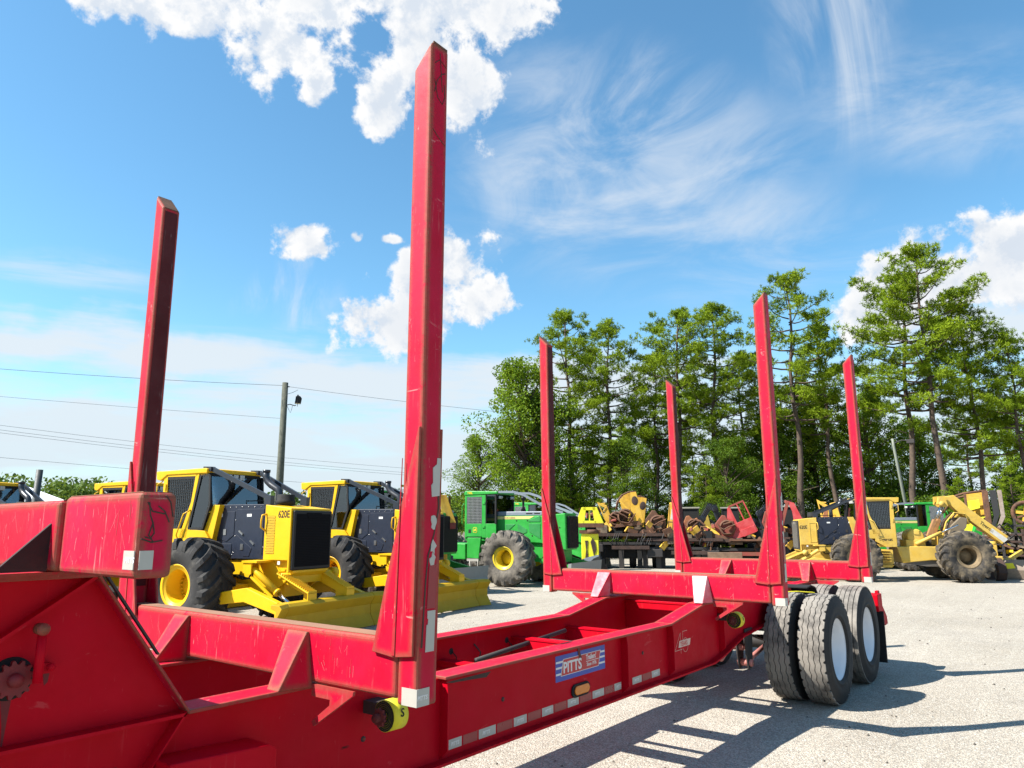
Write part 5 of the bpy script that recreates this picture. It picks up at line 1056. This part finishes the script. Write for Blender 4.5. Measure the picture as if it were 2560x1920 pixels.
for i, (x, y, z, w, h_, m) in enumerate(((27.4, -.55, .0, .9, 1.45, DARK), (27.8, -1.15, 0, .8, 1.55, RUSTD), (28.3, -1.7, 0, .9, 1.9, DARK))):
    e = thing('scrap_heap', x, y, 5, ('dark scrap frame stacked behind the grapple of the dusty skidder', 'rusty scrap steel frame piled by the right edge', 'tallest dark scrap stack cut by the right edge')[i], 'scrap stack')
    b = MB()
    for k in range(7): zz = z+h_*k/7; b.box((-.4, -w/2+rg.uniform(-.1, .1), zz), (.4, w/2+rg.uniform(-.1, .1), zz+.07))
    for y2 in (-w/2, w/2-.08): b.box((-.4, y2, 0), (-.3, y2+.08, h_)); b.box((.3, y2, 0), (.4, y2+.08, h_))
    b.build('frame', m, e, .01)
    b = MB()
    for k in range(10):
        q = Vector((rg.uniform(-.45, -.2), rg.uniform(-w/2, w/2), rg.uniform(.5, h_+.1))); b.beam(q, q+Vector((rg.uniform(-.1, .3), rg.uniform(-.4, .4), rg.uniform(-.25, .25))), .08, .06)
    b.build('scrap_bars', RUST if i != 1 else rusty('mixed scrap'), e)
    b = MB()
    for k in range(4):
        q = Vector((-.42, rg.uniform(-.3, .3), rg.uniform(.6, h_))); b.tube([q, q+Vector((-.05, .12, .2)), q+Vector((0, .3, .05))], .025, 6)
    b.build('hose', BLK, e)
e = thing('rusted_grapple', 29.0, -1.6, 4, 'rusty yellow grapple wheel frame above the scrap at the right edge', 'grapple', None, 1.75)
b = MB(); b.lathe([(.30, -.08), (.42, -.08), (.42, .08), (.30, .08)], 20, 0, (0, 0, .35), closed=True); b.build('ring', RUST, e)
b = MB(); b.beam((0, -.4, .3), (0, .4, .4), .1, .1); b.beam((0, .1, -.1), (0, -.1, .8), .1, .1); b.build('spoke', YELF, e)
e = thing('dozer_blade', 26.2, -1.05, 5, 'scuffed grey brown dozer blade with push arms at the right edge', 'blade')
b = MB(); b.prism([(0, .02), (.10, .02), (.02, .30), (.08, .60), (-.02, .62), (-.10, .30)], 1, -1.6, .42); b.build('mouldboard', rusty('worn blade', (.34, .27, .20), (.20, .15, .11), .6), e, .01)
for y in (.2, -.7):
    b = MB(); b.beam((0, y, .40), (.9, y-.7, .85), .09, .12); b.build('push_arm', YELD, e, .01)
b = MB(); b.prism([(.15, .32), (-.25, .36), (-.2, .52), (.05, .50)], 0, -.13, -.11); b.build('lemon_plate', LEMON, e)

# ---------------------------------------------------------------- barn, poles, wires, treeline
def barn():
    B = empty('metal_barn', (21.0, 68.0, 0), R(-17.5)); tag(B, 'low white metal roofed barn beyond the skidders at far left', 'barn')
    m, t, out = new_mat('white ribbed roof'); o = t.n('ShaderNodeTexCoord').outputs['Object']; wv = t.n('ShaderNodeTexWave', inp={'Vector': o, 'Scale': 3.0}); wv.bands_direction = 'X'
    finish(t, out, t.mix(wv.outputs[1], (.72, .73, .74), (.82, .82, .82)), .5)
    b = MB(); b.box((-26, -4.5, 0), (3.6, 4.5, 3.7)); b.build('wall', plain('pale wall', (.6, .6, .58), .7), B)
    b = MB(); b.add([(-26.4, -5, 3.6), (4.2, -5, 3.6), (4.2, 5, 3.6), (-26.4, 5, 3.6), (-26.4, 0, 5.35), (.6, 0, 5.3)], [(0, 1, 5, 4), (1, 2, 5), (2, 3, 4, 5), (3, 0, 4), (0, 3, 2, 1)]); b.build('roof', m, B)
    b = MB()
    for x in (-10, -6, -2): b.box((x-.9, -4.55, .2), (x+.9, -4.5, 3.0))
    b.build('door', plain('grey door', (.3, .3, .3)), B)
barn()
POLE = rusty('weathered pole wood', (.13, .135, .10), (.07, .075, .055), .9)
p = empty('utility_pole', (19.42, 28.1, 0)); tag(p, 'wooden utility pole with a floodlight between the two yellow skidders', 'pole')
b = MB(); b.tube([(0, 0, -.2), (0, 0, 4), (0, 0, 8.95)], [.20, .18, .145], 14); b.build('post', POLE, p)
b = MB(); b.tube([(0, 0, 7.75), (.22, -.17, 7.85), (.42, -.32, 7.78), (.46, -.34, 7.82)], .022, 8); b.tube([(.1, -.08, 7.8), (.2, -.15, 7.55), (.25, -.2, 7.4), (.3, -.24, 7.6), (.32, -.25, 7.78)], .01, 5); b.tube([(.06, -.05, 8.35), (.3, -.2, 8.45), (.5, -.4, 8.6)], .01, 5); b.build('arm', BLK, p)
b = MB(); b.tube([(-.1, 0, 8.75), (.18, -.12, 8.75)], .03, 6); b.build('insulator', BLK, p)
l = MB(); l.prism([(-.14, -.15), (.16, -.15), (.20, .10), (.10, .22), (-.10, .20)], 1, -.18, .18); fl = l.build('floodlight', BLK, p, .01); fl.location = (.52, -.39, 8.05); fl.rotation_euler = (0, 0, R(-35))
l = MB(); l.box((-.10, -.14, -.16), (.12, .14, -.148)); l.build('lamp_glass', plain('lamp glass', (.6, .6, .55), .2), fl)
l = MB(); l.tube([(0, -.21, 0), (0, -.21, -.26), (0, .21, -.26), (0, .21, 0)], .014, 6); l.tube([(0, 0, .2), (0, 0, .30)], .04, 8); l.build('lamp_yoke', BLK, fl)
p = empty('light_pole', (37.35, 3.78, 0)); tag(p, 'pale leaning light pole in front of the pines behind the grapple skidder', 'pole')
b = MB(); b.tube([(0, -.5, 0), (0, -.02, 5.5), (0, 0, 5.85)], [.085, .065, .055], 12); b.build('post', plain('pale pole', (.24, .26, .21), .8), p)
b = MB(); b.tube([(0, 0, 5.6), (0, -.4, 5.75), (0, -.7, 5.7)], .025, 6); b.box((-.15, -.95, 5.58), (.15, -.62, 5.76)); b.build('lamp', DARK, p)
p = empty('exhaust_stack', (5.9, 17.6, 0)); bpy.data.objects.remove(p)
b = MB(); b.tube([(0, 0, 0), (.06, -.03, 4.05)], [.14, .125], 12); p = b.build('short_post', plain('charcoal post', (.045, .055, .055), .6)); p.location = (9.34, 29.9, 0); tag(p, 'short dark post standing before the white barn roof at far left', 'post')
def wire(a, b_, sag, label, r=.011, name='power_line'):
    r *= .62
    a, b_ = Vector(a), Vector(b_); m = MB(); n = 14; pts = []
    for i in range(n+1): t = i/n; q = a.lerp(b_, t); q.z -= sag*4*t*(1-t); pts.append(q)
    m.tube(pts, r, 5); o = m.build(name, plain('dark cable', (.06, .065, .075), .6)); tag(o, label, 'power line', 'overhead cables'); return o
wire((-3.5, 40.5, 9.1), (19.35, 28.15, 8.8), .28, 'topmost overhead cable running left from the utility pole top', .016)
wire((19.5, 28.0, 8.75), (40, 13.0, 7.3), .25, 'overhead cable running right from the utility pole top', .014)
wire((-3.5, 40.3, 8.0), (19.38, 28.1, 7.1), .1, 'second overhead cable down, ending midway up the utility pole', .011)
wire((-8, 60.5, 10.9), (60, 50.0, 7.6), .9, 'upper of the three close cables crossing behind the utility pole', .018)
wire((-8, 60.1, 10.6), (60, 49.8, 7.1), .9, 'middle of the three close cables crossing behind the utility pole', .018)
wire((-8, 59.9, 10.45), (60, 49.6, 6.85), .95, 'lowest of the three close cables crossing behind the utility pole', .018)
wire((-8, 62, 8.2), (60, 46.0, 5.0), .5, 'lowest single cable just above the skidder roofs', .018)

# ---------------------------------------------------------------- trees
def leaf_mat(name, a, b_, tr=.35):
    m, t, out = new_mat(name); g = t.n('ShaderNodeNewGeometry'); o = t.n('ShaderNodeTexCoord').outputs['Object']
    rnd = g.outputs['Random Per Island']; f = t.m('ADD', t.m('MULTIPLY', t.ss(t.noise(o, .9, 4), .3, .7), .6), t.m('MULTIPLY', rnd, .4)); c = t.mix(f, a, b_)
    d = t.n('ShaderNodeBsdfDiffuse', inp={0: c}); tl = t.n('ShaderNodeBsdfTranslucent', inp={0: t.mix(.5, c, (.16, .20, .01))}); gl = t.n('ShaderNodeBsdfGlossy', inp={0: (.6, .6, .5, 1), 'Roughness': .6})
    x = t.n('ShaderNodeMixShader', inp={0: tr, 1: d.outputs[0], 2: tl.outputs[0]}); y = t.n('ShaderNodeMixShader', inp={0: .02, 1: x.outputs[0], 2: gl.outputs[0]}); t.L.new(y.outputs[0], out.inputs[0]); return m
PINE = leaf_mat('pine needles', (.06, .125, .005), (.30, .40, .014)); DEC_SHADED = leaf_mat('broad leaves', (.03, .075, .006), (.12, .20, .012)); DECB = leaf_mat('sunny broad leaves', (.055, .13, .006), (.22, .32, .016)); DIST = leaf_mat('distant leaves', (0.0560, 0.1120, 0.0200), (0.1200, 0.1840, 0.0400))  # broad leaves darkened to imitate shade in the wood; sunny copy kept lighter
BARK = rusty('pine bark', (.14, .095, .065), (.06, .045, .035), .95)
def pydata_np(name, V, F, k, mats, mi=None):
    me = bpy.data.meshes.new(name); n = len(V); nf = len(F)
    me.vertices.add(n); me.vertices.foreach_set('co', np.asarray(V, np.float32).ravel()); me.loops.add(nf*k); me.loops.foreach_set('vertex_index', np.asarray(F, np.int32).ravel())
    me.polygons.add(nf); me.polygons.foreach_set('loop_start', np.arange(nf, dtype=np.int32)*k)
    for m in mats: me.materials.append(m)
    me.update(calc_edges=True); return me
def needles(cent, rad, per, rng, length=.17, width=.030):
    """bundles of needle triangles bursting from points scattered in flattened pads"""
    C_ = np.repeat(cent, per, 0); Rr = np.repeat(rad, per)[:, None]; n = len(C_)
    d = rng.normal(size=(n, 3)); d /= np.linalg.norm(d, axis=1)[:, None]; tw = C_+d*Rr*rng.random((n, 1))**.45*np.array([1, 1, .62])
    k = 12; tw = np.repeat(tw, k, 0); n = len(tw); nd = rng.normal(size=(n, 3))+np.array([0, 0, .45]); nd /= np.linalg.norm(nd, axis=1)[:, None]
    sd_ = np.cross(nd, rng.normal(size=(n, 3))); sd_ /= np.linalg.norm(sd_, axis=1)[:, None]
    L_ = length*rng.uniform(.6, 1.2, (n, 1)); V = np.stack([tw-sd_*width*.5, tw+sd_*width*.5, tw+nd*L_+sd_*width*.25, tw+nd*L_-sd_*width*.25], 1).reshape(-1, 3)
    return V, np.arange(len(V)).reshape(-1, 4)
def leaves(cent, rad, per, rng, size=.12, flat=.7):
    C_ = np.repeat(cent, per, 0); Rr = np.repeat(rad, per)[:, None]; n = len(C_)
    d = rng.normal(size=(n, 3)); d /= np.linalg.norm(d, axis=1)[:, None]; p_ = C_+d*Rr*(.35+.65*rng.random((n, 1))**.5)*np.array([1, 1, flat])
    nd = rng.normal(size=(n, 3))+np.array([0, 0, .5]); nd /= np.linalg.norm(nd, axis=1)[:, None]; a = np.cross(nd, rng.normal(size=(n, 3))); a /= np.linalg.norm(a, axis=1)[:, None]; b_ = np.cross(nd, a)
    s = size*rng.uniform(.55, 1.25, (n, 1)); V = np.stack([p_-a*s*.5, p_+b_*s*.32, p_+a*s*.6, p_-b_*s*.32], 1).reshape(-1, 3); return V, np.arange(len(V)).reshape(-1, 4)
def wood_mesh(h, rng, branches, r0, lean):
    b = MB(); n = 9; pts = [(lean[0]*(t/n)**1.5+.10*math.sin(t*1.3+lean[1]*9), lean[1]*(t/n)**1.5+.10*math.cos(t*1.7), h*t/n) for t in range(n+1)]
    b.tube(pts, [r0*(1-.82*(t/n)) for t in range(n+1)], 8)
    for q in branches: b.tube(q[0], q[1], 4, cap=False)
    return b, pts
def make_pine(seed, h, c0, spread, dens=1.0):
    rng = np.random.default_rng(seed); rr = random.Random(seed); cent = []; rad = []; br = []
    lean = (rr.uniform(-.6, .6), rr.uniform(-.6, .6)); nb = int(44*dens)
    for i in range(nb):
        t = (i+rr.random())/nb; z = h*(c0+(1-c0)*t); ang = i*2.39996+rr.uniform(-.5, .5)
        prof = (math.sin(math.pi*min(1, .18+.84*t))**.75)*(1.0 if rr.random() > .16 else 1.35); L_ = spread*prof*rr.uniform(.55, 1.05)+.25
        x0, y0 = lean[0]*(z/h)**1.5, lean[1]*(z/h)**1.5; up = .10+.45*t; pts = []
        for k in range(5): s = k/4; pts.append((x0+math.cos(ang)*L_*s, y0+math.sin(ang)*L_*s, z+L_*up*s**1.4-.12*math.sin(s*3)))
        br.append((pts, [.055*(1-.75*k/4)*(1.2-t*.6) for k in range(5)]))
        m = max(2, int(L_*2.1))
        for k in range(m):
            s = 1-(k/m)*.55+rr.uniform(-.06, .06); e_ = (rr.uniform(-.38, .38)*L_*.5, rr.uniform(-.3, .3)*L_*.5)
            cent.append((x0+math.cos(ang)*L_*s+e_[0], y0+math.sin(ang)*L_*s+e_[1], z+L_*up*s**1.4+rr.uniform(-.12, .22))); rad.append(rr.uniform(.32, .62)*(.8+.25*(L_/spread)))
    for k in range(5): cent.append((lean[0]+rr.uniform(-.4, .4), lean[1]+rr.uniform(-.4, .4), h-.1+rr.uniform(-.5, .25))); rad.append(rr.uniform(.3, .5))
    for k in range(6):   # dead stubs on the bare trunk
        z = h*rr.uniform(.2, c0+.05); ang = rr.uniform(0, 6.28); L_ = rr.uniform(.4, 1.2); br.append(([(0, 0, z), (math.cos(ang)*L_, math.sin(ang)*L_, z+.2)], [.025, .008]))
    V, F = needles(np.array(cent), np.array(rad), 20, rng)
    b, _ = wood_mesh(h*.985, rr, br, .19, lean)
    return pydata_np('crown', V, F, 4, [PINE]), b
def make_broadleaf(seed, h, c0, spread, per=300, mat=None, size=.125):
    rng = np.random.default_rng(seed); rr = random.Random(seed); cent = []; rad = []; br = []
    for i in range(46):
        t = rr.random(); z = h*(c0+(1-c0)*t*.97); ang = rr.uniform(0, 6.28); L_ = spread*math.sin(math.pi*min(1, .22+.74*t))**.6*rr.uniform(.45, 1.05)
        x, y = math.cos(ang)*L_, math.sin(ang)*L_; zz = z+L_*.12; br.append(([(0, 0, z*.8), (x*.5, y*.5, z*.93), (x, y, zz)], [.07, .045, .015])); cent.append((x, y, zz)); rad.append(rr.uniform(.55, 1.0)*(1.15-.35*t))
        cent.append((x*.55+rr.uniform(-.4, .4), y*.55+rr.uniform(-.4, .4), zz-.3)); rad.append(rr.uniform(.5, .9))
    V, F = leaves(np.array(cent), np.array(rad), per, rng, size)
    b, _ = wood_mesh(h*.93, rr, br, .15, (rr.uniform(-.4, .4), rr.uniform(-.4, .4)))
    return pydata_np('crown', V, F, 4, [mat or DEC_SHADED]), b
def plant(name, protos, i, x, y, s, rz, label, cat='tree', group=None, zs=1.0):
    e = empty(name, (x, y, 0), rz); e.scale = (s, s, s*zs); tag(e, label, cat, group)
    cm, tm = protos[i % len(protos)]
    for nm, me in (('crown', cm), ('trunk', tm)):
        o = bpy.data.objects.new(nm, me); COL.objects.link(o); o.parent = e
    return e
def as_pair(pr):
    me, b = pr; o = b.build('trunk', BARK); m = o.data; bpy.data.objects.remove(o); return (me, m)
pines = [as_pair(make_pine(11, 15, .46, 2.5, .85)), as_pair(make_pine(23, 15, .38, 2.9, 1.15)), as_pair(make_pine(35, 15, .52, 2.4, .8)), as_pair(make_pine(47, 15, .34, 2.5, 1.15)), as_pair(make_pine(59, 15, .48, 3.1, .9))]
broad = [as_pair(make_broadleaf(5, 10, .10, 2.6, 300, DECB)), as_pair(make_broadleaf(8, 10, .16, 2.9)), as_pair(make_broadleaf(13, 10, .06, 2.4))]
bush = [as_pair(make_broadleaf(21, 4, .02, 2.0, 170)), as_pair(make_broadleaf(22, 4, .0, 2.3, 170))]
G_ = 'tall pines behind the yard'
for (i, x, y, h, rz, lab) in (
    (1, 34.2, 20.4, 14.7, .3, 'leftmost tall pine, its crown just right of the far third stake'),
    (3, 34.6, 18.2, 13.6, 1.9, 'rounded pine second from the left in the pine row'),
    (2, 38.9, 17.4, 12.2, 4.0, 'small thin pine in the gap between two crowns'),
    (4, 37.4, 15.2, 14.3, 2.2, 'broad pine left half of the pair behind the short thin stake'),
    (1, 38.3, 13.4, 14.7, 5.1, 'dense pine right half of the pair behind the short thin stake'),
    (3, 42.5, 13.2, 12.3, .9, 'dark pine just left of the tall near third stake'),
    (0, 38.3, 8.6, 15.5, 2.8, 'tall slender pine standing alone between the two right hand stakes'),
    (2, 41.0, 7.6, 12.8, 1.2, 'lower pine leaning behind the tall slender one near the last stake'),
    (4, 40.2, 3.6, 15.0, 3.3, 'pine with yellowish pads left of the tallest pine'),
    (0, 39.6, 2.2, 15.9, .6, 'tallest pine, its crown against the white cloud'),
    (1, 42.0, .6, 12.9, 2.1, 'dark spreading pine right of the tallest one'),
    (4, 41.3, -1.2, 11.0, 4.4, 'rightmost pine cut by the edge of the view')):
    plant('pine_tree', pines, i, x, y, h/15, rz, lab, 'pine tree', G_)
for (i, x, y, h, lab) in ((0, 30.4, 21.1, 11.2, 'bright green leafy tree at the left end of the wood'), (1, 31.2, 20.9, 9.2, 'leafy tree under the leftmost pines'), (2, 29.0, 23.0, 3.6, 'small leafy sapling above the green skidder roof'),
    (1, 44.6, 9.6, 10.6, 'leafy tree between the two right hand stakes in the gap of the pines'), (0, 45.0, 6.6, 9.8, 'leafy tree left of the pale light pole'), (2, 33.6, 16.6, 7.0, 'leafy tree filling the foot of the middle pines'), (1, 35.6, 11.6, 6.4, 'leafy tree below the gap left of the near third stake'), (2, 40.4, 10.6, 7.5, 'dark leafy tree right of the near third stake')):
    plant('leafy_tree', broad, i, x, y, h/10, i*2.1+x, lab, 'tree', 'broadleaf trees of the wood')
rg = random.Random(77)
for k in range(20):
    a = R(40-k*2.1+rg.uniform(-.8, .8)); D = rg.uniform(47, 56)+(3 if k > 11 else 0); x, y = CAM.x+D*math.cos(a), CAM.y+D*math.sin(a)
    if k % 3: plant('pine_tree', pines, k*3+1, x, y, rg.uniform(7.5, 10)/15, rg.uniform(0, 6), 'shaded pine deep in the wood behind the front row', 'pine tree', 'shaded pines deep in the wood')
    else: plant('leafy_tree', broad, k, x, y, rg.uniform(.75, .95), rg.uniform(0, 6), 'shaded leafy tree deep in the wood behind the front row', 'tree', 'shaded leafy trees deep in the wood')
for k in range(26):
    a = R(39.5-k*1.62+rg.uniform(-.5, .5)); D = rg.uniform(43, 49)+(3 if k > 12 else -1); x, y = CAM.x+D*math.cos(a), CAM.y+D*math.sin(a)
    plant('shrub', bush, k, x, y, rg.uniform(.55, .9), rg.uniform(0, 6), 'dark undergrowth shrub at the foot of the wood', 'shrub', 'undergrowth shrubs at the foot of the wood', rg.uniform(.8, 1.5))
plant('shrub', bush, 0, 35.5, 1.9, .9, .4, 'light green leafy shrub at the foot of the tallest pine', 'shrub', None, .8)
plant('pine_sapling', pines, 3, 35.0, -.9, .30, 1.0, 'yellow green young pine above the cab shell at right', 'pine tree', None, .9)
plant('pine_sapling', pines, 3, 34.0, .9, .24, 2.0, 'yellow green young pine behind the arched boom', 'pine tree', None, 1.0)
plant('pine_sapling', pines, 1, 36.0, 12.9, .36, 2.6, 'yellow green young pine right of the short thin stake', 'pine tree', None, .9)
plant('pine_sapling', pines, 4, 32.6, 17.0, .36, 5.6, 'yellow green young pine above the arched saw head', 'pine tree', None, .9)
plant('pine_sapling', pines, 3, 31.8, 19.0, .34, 4.6, 'yellow green young pine above the lemon felling head', 'pine tree', None, .9)
# far treeline
rng = np.random.default_rng(2); cent = []; rad = []
for i in range(260):
    a = R(rng.uniform(40.5, 82)); D = rng.uniform(165, 200); h = 7.0+3.2*math.sin(i*.7)*rng.random()+(2.2 if a > R(66) else 0)+rng.uniform(-1, 1)
    for z in (h*.3, h*.65, h*.9): cent.append((CAM.x+D*math.cos(a), CAM.y+D*math.sin(a), z)); rad.append(rng.uniform(2.2, 4.0))
V, F = leaves(np.array(cent), np.array(rad), 90, rng, .95, .8); me = pydata_np('far_woodland', V, F, 4, [DIST])
o = bpy.data.objects.new('far_woodland', me); COL.objects.link(o); tag(o, 'distant green treeline low on the horizon behind the barn', 'woodland', kind='stuff')
